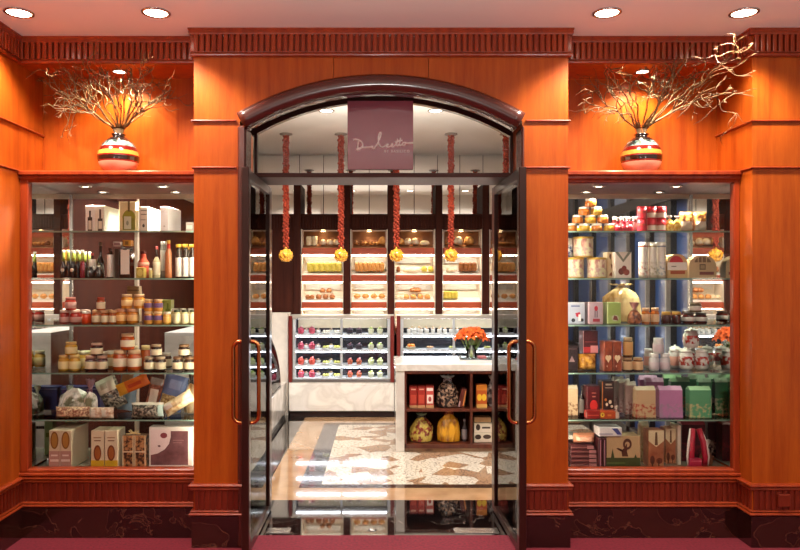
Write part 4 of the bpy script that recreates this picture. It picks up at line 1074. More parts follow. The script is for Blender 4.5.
# fourth shelf
def pyramid(s, lows, tops, desc, body, lid, lab, w, h, wt=None, ht=None, **k):
    for px in lows: jar(s, px, w, h, desc, body, lid, lab, row='lower row', **k)
    for px in tops: jar(s, px, wt or w, ht or h, desc, body, lid, lab, dz=h + .2, row='upper row', **k)
pyramid('L4', (61.5, 72.5), (68.5,), 'golden honey jar with cream label', '#d09a34', '#e0b46a', '#efd59a', 11, 15.5, 12, 13)
jar('L4', 81.5, 9, 17, 'tall golden honey jar behind the honey pyramid', '#e0b24a', '#f0e4c0', '#efd59a', Y=5.0)
pyramid('L4', (88.5, 100), (94.5,), 'dark plum jam jar with cream label', '#3e1014', '#c8a08a', CRM, 11.4, 15, 12, 12.5)
jar('L4', 109, 9, 17, 'amber jar with pale lid behind the dark jam', '#b8702a', '#efe4cc', CRM, Y=5.02)
pyramid('L4', (117.5, 132), (125.2,), 'large apricot jam jar with cream label', '#b04a12', '#d8b48a', '#f0e2c2', 14, 20.5, 14, 16.5, band=(.2, .6))
jar('L4', 144, 10, 22, 'apricot jar with gold lid in the back row', '#a84a18', '#e6c88a', None, Y=5.04)
pyramid('L4', (147.8, 158.8), (154.6,), 'dark fruit jar with tan lid', '#2c1a12', '#b09a78', '#efe3bd', 11, 14, 11, 12)
jar('L4', 166.5, 8, 15, 'small preserve jar with pale lid in the back row', '#4a2a1a', '#f0e6d0', CRM, Y=5.02)
pyramid('L4', (176.5, 188), (182.6,), 'olive paste jar with dark lid', '#2e1e12', '#8a6a48', '#efe3bd', 11.2, 14, 11.6, 12)
# fifth shelf: bags
BEAN = M2('#8a4a36', '#e2c09c', 70, .5, .1, .5); GAUZE = M2('#7f8468', '#f6f1e6', 13, .47, .06, .2, coat=.7); DARKLEAF = M2('#2a2c26', '#a9a694', 55, .52, .08, .3, coat=.6)
carton('L5', 60, 99, 23, 'dark blue carton at the back of the bags', '#27336e', [('r', 0, .88, 1, .93, '#7f88b8'), ('r', .3, .1, .5, .5, '#34428a')], Y=5.13, d=.1)
sack('L5', 72, 32, 26, 'clear bag of white confectionery with slumped top', GAUZE, GAUZE, None, Y=4.92, neck=1.0, fan=0, seed=3, sy=.5, jit=.35)
pouch('L5', 70, 35, 11, 'low clear packet of brown and white beans', BEAN, (), Y=4.80, t=.09, seed=4)
sack('L5', 88.5, 14, 36, 'gauze favour bag tied with mauve bow', GAUZE, M('#b49aa6', .3, 0, .4), '#a06a86', Y=4.88, seed=5, neck=.68)
for px in (95, 106): pouch('L5', px, 13, 11, 'small pale packet of sugared almonds', M2('#b98a6a', '#efe0c8', 40, .5, .15, .4), ((0, .1, .5, .8, '#e2dccb'),), Y=4.79, t=.05, seed=px)
pouch('L5', 115.5, 23, 33, 'large clear bag of dark dried mushrooms with cream card', DARKLEAF, ((.1, .55, .9, .98, '#e9e2cc'), (.3, .66, .6, .9, '#b9b49a')), Y=4.97, t=.09, seed=8, rot=(0, -.45, 0))
pouch('L5', 125, 18, 38, 'pale blue and tan packet leaning at the back', '#9db8cc', ((.1, .5, .7, .98, '#cda883'),), Y=5.06, t=.04, seed=9, rot=(0, .12, 0))
pouch('L5', 134.5, 34, 12, 'bright orange and yellow packet tilted on the pile', '#e0702a', ((0, 0, .32, 1, '#eab23a'), (.35, .3, .8, .6, '#c8502a')), Y=4.97, t=.03, seed=10, dz=17, rot=(0, -.40, 0))
pouch('L5', 150, 15, 34, 'brown sweets bag with white label', M2('#5a2c22', '#b06a4a', 40, .5, .15, .3, coat=.5), ((.25, .25, .8, .68, '#e9dccb'), (.1, .8, .9, 1, '#8a7a74')), Y=4.99, t=.05, seed=11, rot=(0, .2, 0))
pouch('L5', 167.5, 24, 36, 'blue bag of mixed nuts leaning right', '#6d84b4', ((.1, .12, .75, .42, M2('#8a6a3a', '#e0c890', 60, .5, .1, .4)), (.3, .6, .8, .9, '#8ea2cc')), Y=4.98, t=.06, seed=12, rot=(0, .26, 0))
pouch('L5', 146, 33, 15.5, 'wide clear pack of dark green dried leaves', DARKLEAF, ((.85, .1, .98, .9, '#9fb6ae'), (0, .9, 1, 1, '#cfc8b8')), Y=4.80, t=.07, seed=13)
PASTA = M2('#b8823a', '#f2dfb4', 30, .45, .12, .4, stretch=(1, 1, .25))
pouch('L5', 180, 34, 13, 'clear bag of golden pasta fanned towards the left', PASTA, ((.1, .5, .35, .95, '#f2e9da'),), Y=4.81, t=.09, seed=14, rot=(0, -.55, 0))
sack('L5', 190, 14, 42, 'golden pasta bag with dark tied top at right end', PASTA, M('#3a3228', .4), '#2a2420', Y=4.97, seed=15, fan=.4)
# window floor
def biscuit(pcol): return [('r', 0, 0, 1, .47, pcol), ('e', .12, .52, .88, .97, '#8a5a22'), ('e', .24, .56, .76, .93, '#b5803a'), ('r', .1, .2, .9, .26, '#f0dcd0'), ('r', .2, .34, .8, .38, '#f0dcd0')]
for px in (49, 60.2): carton('L6', px, px + 10.8, 39, 'tall biscuit carton with pink base and oval window', '#e3cfae', biscuit('#c39284'), Y=YD - .06, d=.28)
def biscuit2(pcol): return [('r', 0, 0, 1, .22, pcol), ('e', .2, .2, .8, .62, '#7a3f1c'), ('e', .3, .25, .7, .57, '#a4602e'), ('r', .25, .72, .75, .75, '#8a5a3a'), ('r', .2, .8, .8, .83, '#b08a62')]
for px in (91, 104.7): carton('L6', px, px + 13, 38, 'tall biscuit carton with yellow base and oval window', '#e4d2b0', biscuit2('#d8b02c'), Y=YD - .04, d=.14)
COOK = M2('#3a1c10', '#c08a58', 46, .52, .08, .3, coat=.5)
for px in (128, 140): carton('L6', px - 5.6, px + 5.6, 32, 'clear sleeve stacked with dark chocolate cookies', COOK, [('r', 0, 0, .1, 1, '#d9c09a'), ('r', .9, 0, 1, 1, '#d9c09a'), ('r', 0, .48, 1, .52, '#e2d0b0')], Y=YD - .02, d=.07, name='cookie_pack', cat='pack')
b = MB()
for q in (-1, 1): b.tube([(0, 0, .004), (q * .02, -.004, .03), (q * .035, 0, .024), (q * .012, 0, .006), (0, 0, .004)], .004, M('#e0c88a', .35, .2), 6)
b.ball((0, 0, .008), .009, M('#e0c88a', .35, .2), 8, 6)
for q in (-1, 1): b.tube([(0, 0, .006), (q * .03, -.01, .004), (q * .05, -.012, .0045)], .0035, M('#e0c88a', .35, .2), 6)
o = b.build('ribbon_bow'); put(o, 'L6', X(134, 4.78), 4.775, 32.4 * 4.74 / F); pend(o, 'small gold ribbon bow on the cookie sleeves', LOC['L6'], 'bow')
w_ = '#ded5cb'
carton('L6', 149, 192.5, 40, 'large square gift box with plum picture and pale rounded corner', w_, [('r', .04, .05, .9, .9, M2('#563436', '#7d585a', 14, .5, .2, .3)), ([(.04, .3), (.2, .34), (.36, .44), (.46, .58), (.5, .75), (.5, .94), (.04, .94)], 0, 0, 0, 0, '#e0ccc8'), ('e', .26, .72, .42, .86, '#7a2f36'), ('e', .2, .5, .27, .55, '#6a4a4a'), ('r', .55, .66, .8, .68, '#8f6c6c'), ('r', .55, .60, .76, .62, '#8f6c6c')], Y=YD, d=.08)

# ---- right window
for r, pxs, dz in (('bottom row', (573, 586, 598.5, 611), 0), ('second row', (579, 592, 604.5), 8.4), ('third row', (585.5, 598), 16.6), ('top', (592,), 24.8)):
    for i, px in enumerate(pxs): jar('R1', px, 11.5, 8.2, 'yellow preserve jar with white lid', '#d8a83a' if i % 2 else '#c8742a', '#fbf3dc', None, dz=dz, row=r, lidh=.36, name='preserve_jar')
for i, px in enumerate((616, 622.5, 629, 635.5)):
    jar('R1', px, 6.2, 16, 'clear jar of dark cherries', '#3e1414', '#9a8a82', '#6a2a2a', Y=4.96, name='cherry_jar')
for i, px in enumerate((619, 625, 631)): sack('R1', px, 6.5, 9, 'small scarlet wrapped sweet with tied top', M('#c8142c', .3, 0, .5), M('#e0304a', .3, 0, .5), '#e8a0a0', Y=4.82, seed=20 + i, name='wrapped_sweet', cat='sweet')
for r, dz in (('lower row', 0), ('upper row', 12.6)):
    for px in (643.5, 653.5, 663): tin('R1', px, 9.2, 12.4, 'bright red tin with pale label', [(.12, '#c81f2c'), (.5, '#ecd9c2' if px > 645 else '#c81f2c'), (.62, '#b0402c'), (1, '#d22634')], dz=dz, row=r, lid='#d83a40')
CAND = M2('#d8930e', '#f6dd7a', 45, .5, .12, .25, coat=.6); PRET = M2('#8a4418', '#e0a052', 40, .5, .12, .3, coat=.6)
for px in (671, 678): sack('R1', px, 8, 15, 'small bag of yellow sweets', CAND, CELLO, None, Y=4.85, seed=px, neck=.85, fan=.5)
for px in (688, 702): pouch('R1', px, 14, 20, 'clear bag of orange biscuits with pale label', PRET, ((.1, .08, .85, .5, '#ead5bd'),), Y=4.86, t=.07, seed=px)
FOLK = M2('#b97f78', '#e6d2b0', 34, .5, .06, .4, stretch=(1, 1, .5))
def folk(): return [(.06, '#c8a04a'), (.5, M2('#c9a39a', '#dfd6ae', 40, .5, .05, .4)), (.9, FOLK), (1, '#c8a04a')]
for px in (577, 599.5): tin('R2', px, 19, 20.5, 'pink and gold patterned cake tin', folk(), row='lower row', lid='#c8a04a', name='cake_tin')
tin('R2', 586, 20, 20.5, 'pink and gold patterned cake tin', folk(), dz=21, row='upper row', lid='#c8a04a', name='cake_tin')
tin('R2', 570, 8, 19, 'narrow blue and white patterned tin', [(.65, M2('#3a4a7a', '#d8d8d8', 40, .5, .08, .4)), (1, '#d8cfc4')], dz=21, Y=4.93, row=None)
carton('R2', 607.5, 614, 26, 'slim cream carton with brown splashes', '#ddc79c', [([(.3, .95), (.6, .9), (.5, .7), (.25, .8)], 0, 0, 0, 0, '#6a3a1c'), ([(.5, .55), (.8, .5), (.6, .35)], 0, 0, 0, 0, '#7a4420'), ([(.2, .1), (.9, .05), (.6, .25)], 0, 0, 0, 0, '#8a4a24')], Y=4.90)
carton('R2', 615, 631.5, 26, 'white carton showing chocolate cherries below a folded V', '#ecdfce', [([(0, 1), (.5, .6), (1, 1)], 0, 0, 0, 0, '#7f7f6a'), ([(.2, 1), (.5, .72), (.8, 1)], 0, 0, 0, 0, '#e4d6c4'), ('e', .2, .12, .55, .38, '#6a2c1c'), ('e', .5, .1, .88, .34, '#8a4030'), ('e', .4, .26, .7, .48, '#7a2f22')], Y=4.84)
for px, bc in ((644.5, '#b9624a'), (654, '#a89a6a'), (663, '#9098a4')): tin('R2', px, 8.6, 36, 'tall white cylinder tin with printed bands', [(.08, '#d8c8b0'), (.45, M2(bc, '#eee6d8', 40, .45, .1, .4)), (.86, '#f0e8da'), (.9, bc), (1, '#f2ece0')], name='cylinder_tin')
arched('R2', 667.5, 687, 24, 'arched box with red sunburst over white band', '#d2ac74', [('d', .1, .62, .8, .92, '#c8202a'), ('r', .0, .33, 1, .65, '#f3eadc'), ('r', .15, .16, .9, .3, '#a84a1e'), ('r', .2, .46, .45, .5, '#8a8070')])
arched('R2', 689, 716.5, 23, 'broad arched tan box with printed window arch and label', '#cdb083', [('d', .2, .68, .8, .92, '#7a5c3c'), ('r', .46, .66, .49, .95, '#cdb083'), ('r', .62, .66, .65, .95, '#cdb083'), ('r', .32, .66, .35, .95, '#cdb083'), ('r', .38, .36, .6, .6, '#5c4a34'), ('r', .41, .4, .57, .56, '#a8906a'), ('r', .38, .14, .9, .27, '#7a3c34')], d=.08)
def cub(c): return c
carton('R3', 567.5, 585, 21.5, 'pale blue picture tin with a red scooter', '#a9afbf', [('r', .02, .96, .98, .99, '#d8d8d8'), ('e', .22, .08, .44, .26, '#23262c'), ('e', .74, .1, .92, .26, '#23262c'), ([(.44, .5), (.7, .55), (.78, .3), (.5, .34)], 0, 0, 0, 0, '#c0283c'), ('r', .62, .14, .76, .44, '#ece6e4'), ('r', .2, .8, .7, .86, '#4a5680')], name='picture_tin', cat='tin', d=.1)
carton('R3', 588.5, 603, 21.5, 'pale pink picture tin with a small red figure', '#c4a3a8', [('r', .08, .1, .92, .95, '#bca7b0'), ('e', .4, .6, .65, .84, '#b83040'), ('r', .42, .3, .48, .62, '#5a4a58'), ('r', .56, .3, .62, .62, '#5a4a58'), ('r', .3, .1, .78, .24, '#b03848')], name='picture_tin', cat='tin', d=.1)
carton('R3', 607.5, 621, 21.5, 'lime green picture tin with brown basket', '#a9bb6c', [('r', .08, .4, .92, .95, '#9fb45e'), ('e', .3, .12, .85, .42, '#c8c4a0'), ([(.4, .2), (.8, .15), (.7, .35), (.5, .4)], 0, 0, 0, 0, '#7a3c30')], name='picture_tin', cat='tin', d=.1)
GOLD = M2('#a5702a', '#f8dfa4', 9, .48, .14, .22, stretch=(1, 1, .3), coat=.6)
sack('R3', 624, 40, 38, 'big gold cellophane hamper behind the picture tins', GOLD, GOLD, None, Y=5.02, seed=31, neck=.95, sy=.4, fan=.5, jit=.1)
sack('R3', 636, 14, 21, 'bag of red brown sweets with pink tied top', M2('#5a2416', '#b06a44', 50, .5, .1, .3, coat=.5), M('#d89a92', .3, 0, .4), '#d89a92', Y=4.82, seed=32, neck=.66)
for px in (647.5, 656.8): jar('R3', px, 9, 16, 'square orange honey jar with pale orange label', '#c8702a', '#e4b48a', '#eec59a', sq=True)
for px in (668, 678.5): jar('R3', px, 10, 12, 'dark berry jar with gold lid', '#4a1610', '#c8983c', None, lidh=.3)
for px in (691, 703.5): jar('R3', px, 12, 11, 'dark sauce jar with oval white label', '#571a10', '#3a2418', '#ded6cc', row='lower row', band=(.25, .6))
jar('R3', 698, 11.5, 10, 'dark sauce jar with oval white label', '#6a5a44', '#8a7a5c', '#e4d8cc', dz=11.5, row='upper row', band=(.2, .65))
# fourth shelf right
carton('R4', 567.5, 578, 25, 'slim black carton with grey triangle', '#231416', [('t', .15, .35, .7, .6, '#8a7070'), ('r', .1, .85, .9, .88, '#5a4448')], Y=4.88)
carton('R4', 583, 598, 23, 'dark red carton with pink window lying on amber bag', '#4a1218', [('r', 0, .05, .5, .3, '#b02c30'), ('r', .5, .05, 1, .36, '#d0888a'), ('r', .1, .5, .9, .54, '#8a3a3c'), ('r', -.0, 0, .04, 1, '#caa0a0')], Y=4.92, dz=16, d=.1)
pouch('R4', 589, 19, 16.5, 'amber bag of crisps under the dark red carton', M2('#8a4a10', '#d8a03a', 26, .5, .15, .2, coat=.5), (), Y=4.86, t=.12, seed=41)
for px in (604, 613.2): carton('R4', px, px + 8.6, 30, 'narrow rust brown carton with cream heart', M2('#6a2412', '#a84a22', 20, .5, .2, .4), [('e', .16, .38, .54, .54, '#ecd2a6'), ('e', .46, .38, .84, .54, '#ecd2a6'), ('v', .18, .28, .82, .46, '#ecd2a6'), ('e', .3, .14, .42, .2, '#e0c0a0')], Y=4.84)
for px in (629, 639.8): jar('R4', px, 10.4, 13, 'amber pate jar with apricot label', '#6a3a20', '#c09a6a', '#e8b98a', row='lower row', band=(.08, .72))
jar('R4', 629.5, 10, 20, 'amber pate jar with apricot label', '#6a4424', '#b8a078', '#e6b06a', dz=13.3, row='upper row', band=(.12, .78))
for px in (656, 667): jar('R4', px, 10.2, 17, 'clear yoghurt jar with white lid', '#d8d4d4', '#f4f0ec', '#d8c4c8', row='lower row', lidh=.22, band=(.1, .5))
jar('R4', 660.5, 11, 15.5, 'clear yoghurt jar with white lid', '#dcdad8', '#f6f2ee', '#d8c8cc', dz=17.2, row='upper row', lidh=.26)
for px in (650, 676, 683): jar('R4', px, 9, 19, 'white lidded clear jar in the back row', '#d2ccc8', '#f2eeea', '#d89a8a', Y=5.03)
ROSE = M2('#b02a1c', '#efe6dc', 30, .51, .04, .2, coat=.6)
def potjar(s, px, w, h, dz=0, row=None, Y=YD):
    Rr = w * Y / F / 2; hh = h * Y / F; b = MB()
    rs = [M('#efe9e0', .15, 0, .5), M('#efe9e0', .15, 0, .5), ROSE, ROSE, M('#efe9e0', .15, 0, .5), M('#efe9e0', .15, 0, .5)]
    b.lathe([(Rr * .72, 0), (Rr * .86, hh * .08), (Rr * .97, hh * .2), (Rr, hh * .42), (Rr * .95, hh * .62), (Rr * .78, hh * .72), (Rr * .76, hh * .78)], rs[0], n=22, matf=lambda k: rs[k]); o = b.build('ceramic_pot')
    b = MB(); b.lathe([(Rr * .8, hh * .781), (Rr * .82, hh * .84), (Rr * .5, hh * .92), (Rr * .12, hh * .94), (Rr * .14, hh), (.002, hh)], M('#f0ebe2', .15, 0, .5), n=22); b.build('lid', o)
    put(o, s, X(px, Y), Y + Rr, dz * Y / F); pend(o, 'white lidded ceramic pot with red flowers', LOC[s], 'pot', None, row)
for px in (689.5, 705): potjar('R4', px, 14.6, 22, row='lower row')
potjar('R4', 694.5, 16, 20, 22.3, 'upper row')
# fifth shelf right
crimped('R5', 567.5, 578, 30, 'cream paper bag with brown print at far left', '#d8bd94', '#8a5a3a', '#e8dcc0', Y=4.88, seed=1)
bottle('R5', 582.5, 6, 30, 'small black bottle with grey label', '#17100f', '#2a1a18', '#6a625c', Y=4.90)
carton('R5', 587, 600, 31, 'deep red carton with scarlet emblem', '#4f0c12', [('e', .22, .2, .82, .55, '#c02a26'), ('r', .4, .64, .66, .68, '#b06a5a'), ('r', .36, .76, .7, .79, '#b06a5a')], Y=4.86)
carton('R5', 586.5, 600, 8, 'low red box in front of the deep red carton', '#8f1c18', [('r', .1, .4, .9, .5, '#c8503a')], Y=4.78, d=.06)
carton('R5', 600.5, 616, 7.5, 'low orange box with yellow daisy', '#b4481c', [('e', .0, .2, .26, .85, '#e2b83a'), ('e', .09, .4, .18, .65, '#8a4a14'), ('r', .45, .35, .7, .6, '#d87a3a')], Y=4.78, d=.07)
carton('R5', 602, 614, 28, 'dark brown carton with cream blossom print', '#301612', [('r', 0, 0, .08, 1, '#b0642a'), ('r', .3, .86, .8, .92, '#b4a08a'), ('r', .25, .76, .9, .79, '#a08a76'), ('e', .3, .12, .5, .24, '#dcc8ac'), ('e', .55, .2, .8, .34, '#e2ceb0'), ('e', .2, .3, .4, .4, '#c87a3a'), ('e', .7, .06, .92, .16, '#dcc8ac')], Y=4.86, dz=7.6)
for i, px in enumerate((613.5, 619.5, 625.5)): crimped('R5', px, px + 11, 34 - i * .6, 'pale mauve gift bag in the receding row', '#bfa39c', '#8a4a4a', '#e0d4c8', Y=5.06 - i * .07, seed=3 + i, d=.05)
sack('R5', 617, 6, 12, 'tiny pale favour bag before the mauve bags', M('#d9c0ac', .4), M('#e4d2c4', .4), '#d8a0a0', Y=4.79, seed=55, name='favour_bag')
crimped('R5', 636, 656, 31, 'cream gift bag with red flowers along its base', '#cfae84', '#b4442e', '#e8dcb8', Y=4.80, seed=7, d=.07)
crimped('R5', 659.5, 683, 31, 'lilac pink gift bag with printed meadow', '#c283ae', '#a88aa0', '#e4b4d4', Y=4.80, seed=8, d=.08)
for i, (a, b_) in enumerate(((640, 658), (646, 664))): crimped('R5', a, b_, 34, 'pink gift bag behind the lilac one', '#b56a98', '#8a4a6a', '#e6b8da', Y=5.1 - i * .09, seed=9 + i, d=.05)
for i, (a, b_) in enumerate(((664, 682), (671, 690))): crimped('R5', a, b_, 35 - i, 'dark green gift bag behind the lilac one', '#2f6a48', '#8a5a3a', '#9fc89a', Y=5.12 - i * .1, seed=12 + i, d=.05)
crimped('R5', 690, 711.5, 31, 'mint green gift bag with cream blossoms', '#5fa97a', '#c8bf8a', '#a8d8a4', Y=4.80, seed=15, d=.08)
for i, (a, b_) in enumerate(((697, 713), (704, 717))): crimped('R5', a, b_, 37 - i, 'deep green gift bag at the right end', '#3a8a58', '#d8d2a8', '#bfe0c0', Y=5.02 - i * .09, seed=17 + i, d=.05)
# right window floor
for i in range(5): carton('R6', 571, 597 - (i == 4) * 3, 4.2, 'flat dark plum box', '#3f1618', [('r', .02, .4, .98, .55, '#8a5a54'), ('r', .7, .1, .98, .9, '#9a6a68')], dz=i * 4.4, d=.2, row=['bottom', 'second', 'third', 'fourth', 'top'][i] + ' of the stack', group='stacked flat boxes')
pouch('R6', 586, 22, 10, 'salmon pink packet lying on the flat boxes', '#d08a68', ((.1, .3, .8, .7, '#e8b090'),), Y=4.88, t=.1, dz=22, seed=61)
pouch('R6', 573, 12, 9, 'grey green packet lying on the flat boxes', '#8a8478', ((.1, .3, .8, .7, '#b4aea0'),), Y=4.95, t=.08, dz=22, seed=62)
for px in (598.8, 603): carton('R6', px, px + 3.6, 30, 'thin upright dark red carton', '#3a0e12', [('r', .3, .05, .6, .95, '#a87a86')], Y=4.82, d=.16)
carton('R6', 606.5, 640.5, 31, 'wide beige gift box with brown figure over green hills', '#c9ab7c', [('r', 0, 0, 1, .3, '#3c4a22'), ('t', .12, .26, .24, .6, '#3c4a22'), ('r', .0, .12, .55, .14, '#6f8a44'), ([(.28, .6), (.34, .62), (.44, .5), (.46, .34), (.64, .34), (.6, .5), (.62, .62), (.5, .6), (.42, .5)], 0, 0, 0, 0, '#57301f'), ('e', .48, .56, .74, .92, '#57301f'), ('e', .54, .64, .68, .82, '#c9ab7c'), ('r', .56, .6, .6, .74, '#57301f'), ('t', .8, .28, .9, .42, '#3c4a22')], d=.14)
carton('R6', 599, 622, 9, 'white box with blue stripe lying on the beige gift box', '#e2dcd8', [('r', .0, .2, .6, .34, '#9a9aa8'), ([(.55, .9), (.8, .9), (1, .2), (.8, .2)], 0, 0, 0, 0, '#3f4680')], Y=4.84, dz=31.3, d=.12)
crimped('R6', 640.5, 649, 40, 'tall cream gold wrapped parcel', '#e6d9ac', '#c8b47a', '#f0e8c8', Y=4.92, seed=21)
def envelope(px0, px1, hp, desc, Y):
    carton('R6', px0, px1, hp, desc, M2('#8a4a2c', '#b87a52', 14, .5, .2, .4), [([(0, 1), (0, .72), (.5, .55), (1, .72), (1, 1)], 0, 0, 0, 0, '#e2d0a4'), ([(.44, .95), (.56, .95), (.6, .6), (.4, .6)], 0, 0, 0, 0, '#6a4a2c'), ('e', .1, .08, .4, .32, '#5a2818'), ('e', .5, .1, .9, .26, '#6a2f1c'), ('r', .2, .02, .3, .2, '#4a2014'), ('r', .62, .02, .7, .2, '#4a2014')], Y=Y, d=.1)
envelope(648.5, 664, 37, 'brown gift box with cream pointed flap', 4.85)
envelope(665.5, 676, 35, 'narrow brown gift box with cream flap and figures', 4.95)
carton('R6', 677.5, 681, 39, 'thin cream upright carton beside the red bag', '#e0d3ba', [], Y=4.92, d=.12)
CRIM = M('#b01030', .3, 0, .5)
crimped('R6', 682, 706, 41, 'dark bag draped with crimson and white ribbons', '#3f1016', '#701824', '#8a1c2c', Y=4.92, seed=24, d=.1, name='ribbon_bag')
b = MB()
for q, c in ((-.034, CRIM), (.05, CRIM), (-.06, M('#e8d8d0', .4)), (.072, M('#e8d8d0', .4))):
    b.tube([(q * .5, .0, .285), (q * .9, -.022, .2), (q * 1.1, -.028, .1), (q, -.03, .04)], [.020 if c is CRIM else .008] * 4, c, 8)
o = b.build('ribbon_streamers'); put(o, 'R6', X(693.5, 4.8), 4.775, 2 * 4.8 / F); pend(o, 'crimson and white ribbon streamers hanging on the dark bag', LOC['R6'], 'ribbon')
carton('R6', 691, 702, 10, 'small magenta box before the ribboned bag', '#a8143c', [('r', .0, .8, 1, .86, '#d87a8a')], Y=4.79, d=.06)
crimped('R6', 700, 716, 38, 'black bag with white stripes at the right end', '#241312', '#c8b09a', '#3a1c1c', Y=5.04, seed=25, d=.1, name='striped_bag')
sack('R6', 708, 13, 26, 'brown wrapped cake with white ribbon ends', M2('#4a2416', '#8f5c3a', 20, .5, .2, .4), M('#e4d6c6', .4), '#efe6dc', Y=4.85, seed=66, neck=.62)

# ---- second rows standing behind the front ones
def bk(px, Y0=4.80, Y1=5.03): return CX + (px - CX) * Y0 / Y1
BS = 4.80 / 5.03
for px in (62.5, 67.2, 72, 76.7): bottle('L2', bk(px - 2), 4.5, 26.5, 'green necked bottle in the back row', '#1c1210', '#f2ead8', None, Y=5.06, neck=.5, nr=.62, foil='#a3ac4e')
for px in (177.8, 184.6): bottle('L2', bk(px), 6.3, 32, 'oil bottle with gold cap, in the back row', '#2a241a', '#c8a02e', '#ece6da', Y=5.07, band=(.04, .6), neck=.28, nr=.82)
for s, pxs, de, bo, li, la, w, h in (('L3', (58.5, 69.5), 'red jam jar in the back row', '#9a1e18', '#d8b0a0', '#cf9a8e', 10.4, 13), ('L3', (82, 94.5, 104), 'brown preserve jar in the back row', '#a3501c', '#d8a878', CRM, 8.2, 13), ('L3', (113.5,), 'orange honey jar in the back row', '#c47422', '#d8a07a', '#f0bf7c', 11, 14.5), ('L3', (145,), 'honey jar in the back row', '#c88a3a', '#e0bc8e', '#e6c27c', 9, 16),
    ('L4', (58, 70), 'pale honey jar in the back row', '#dcae4c', '#f0e0b4', '#efd59a', 11, 17), ('L4', (90, 101), 'plum jam jar in the back row', '#3e1014', '#e8d8c0', CRM, 11, 16), ('L4', (119,), 'apricot jam jar in the back row', '#b04a12', '#e8d4a8', '#f0e2c2', 12.5, 22), ('L4', (149, ), 'fruit jar in the back row', '#2c1a12', '#e4d4b4', '#efe3bd', 10, 15), ('L4', (177, 188), 'olive paste jar in the back row', '#2e1e12', '#e8dcc0', '#efe3bd', 10.5, 15)):
    for px in pxs: jar(s, bk(px), w * BS, h * BS, de, bo, li, la, Y=5.07)
carton('L6', bk(50), bk(59), 36, 'tall pale green carton behind the pink biscuit cartons', '#b9c48e', [('r', .2, .5, .8, .62, '#7f8f4a')], Y=5.19, d=.06)
sack('L5', bk(53), 11, 26, 'pale green gauze bag by the mirror', M2('#8fa070', '#e6ead0', 18, .48, .08, .25, coat=.5), M('#dfe6cf', .3, 0, .5), '#e6e8d8', Y=5.02, seed=81)
for px in (579, 592, 604.5): jar('R1', bk(px), 11, 8, 'yellow preserve jar in the back row', '#d8a83a', '#fbf3dc', None, Y=5.08, lidh=.36, name='preserve_jar')
for px, cc in ((569, '#9aa4b8'), (589, '#b8a0b0'), (611, '#a9bb6c')): carton('R3', bk(px), bk(px + 14), 19, 'plain backed picture tin in the back row', cc, [('r', .1, .8, .9, .86, '#e0e0e0')], Y=5.16, d=.08, name='picture_tin', cat='tin')
for px in (691, 704): jar('R3', bk(px), 11, 11, 'dark sauce jar in the back row', '#571a10', '#3a2418', '#ded6cc', Y=5.07, band=(.25, .6))
for px in (692, 707): potjar('R4', bk(px), 13.6, 20.5, Y=5.12, row='back row')
for px in (629.5, 640.5): jar('R4', bk(px), 9.8, 17, 'amber pate jar in the back row', '#6a3a20', '#c09a6a', '#e8b98a', Y=5.08)
crimped('R5', bk(690), bk(709), 29, 'mint gift bag in the back row', '#5fa97a', '#c8bf8a', '#b8e0b4', Y=5.19, seed=91, d=.04)
# ---- island cubbies
YA = 7.0
for px, c in ((409.5, '#a3281e'), (417.6, '#a3281e'), (426, '#c2483e')): carton('I1', px, px + 7.8, 21.5, 'narrow red tea carton', c, [('r', .15, .2, .85, .6, '#c84a36'), ('r', .2, .82, .8, .88, '#e0a890'), ('r', 0, 0, 1, .12, '#c89a6a')] if px < 425 else [('r', .12, .2, .88, .6, '#efe0d2'), ('e', .3, .28, .7, .52, '#b03a34'), ('r', .1, .78, .9, .92, '#f0e2d8'), ('r', 0, 0, 1, .12, '#c89a6a')], Y=YA + .02, d=.1)
sack('I1', 448, 22, 31.5, 'bulky clear hamper bag of dark sweets', M2('#1e1412', '#a8846c', 34, .55, .08, .25, coat=.6), M('#8f9aa0', .25, 0, .5), '#b09aa4', Y=YA, seed=71, neck=.86, sy=.6)
carton('I1', 458.3, 464, 19, 'leaning dark book with orange spine', '#5a2018', [('r', .7, .1, .9, .9, '#e0904a'), ('r', 0, 0, .2, .3, '#d8b0b0')], Y=YA + .02, d=.12, rot=(0, .18, 0), name='book', cat='book')
carton('I2', 476.5, 487, 23, 'orange carton with two yellow fruits', '#c2561e', [('r', 0, .75, 1, 1, '#d8842c'), ('e', .05, .3, .5, .6, '#f2c638'), ('e', .5, .3, .95, .6, '#f2c638'), ('r', 0, 0, 1, .16, '#e0b060')], Y=YA + .02, d=.1)
sack('I2', 492, 10, 30.5, 'grey cellophane bag behind the door edge', M2('#3a3232', '#b0a8a4', 18, .52, .08, .25, coat=.5), M('#a8a0a0', .3, 0, .5), None, Y=YA + .08, seed=72, neck=.85)
for px in (497, 503.2): carton('I2', px, px + 6, 20, 'small brick red carton behind right door glass', '#8f3426', [('e', .2, .3, .8, .6, '#c86a58'), ('r', .2, .8, .8, .86, '#d8a898')], Y=YA + .04, d=.08)
sack('I3', 422, 23, 28, 'round clear gift bag of coloured packets', M2('#8a3a2a', '#d0b858', 20, .5, .05, .25, coat=.7), M('#7a8a6a', .3, 0, .5), '#4a4a4a', Y=YA, seed=73, neck=.88, sy=.7, fan=.4)
bottle('I3', 421.5, 7, 27.5, 'dark bottle with black cap behind the gift bag', '#1a1414', '#14100f', '#5a4a48', Y=YA + .24)
sack('I3', 449.5, 23, 31.5, 'large bright yellow bag of pasta', M2('#8a4e0a', '#e2a428', 18, .45, .1, .3, stretch=(1, 1, .4), coat=.4), M('#c8861c', .3, 0, .4), '#8a2a1a', Y=YA, seed=74, neck=.9, sy=.6, fan=.4)
bottle('I3', 464.8, 6, 22, 'slim grey bottle by the divider', '#4a4448', '#b0aab0', '#a09aa0', Y=YA + .06)
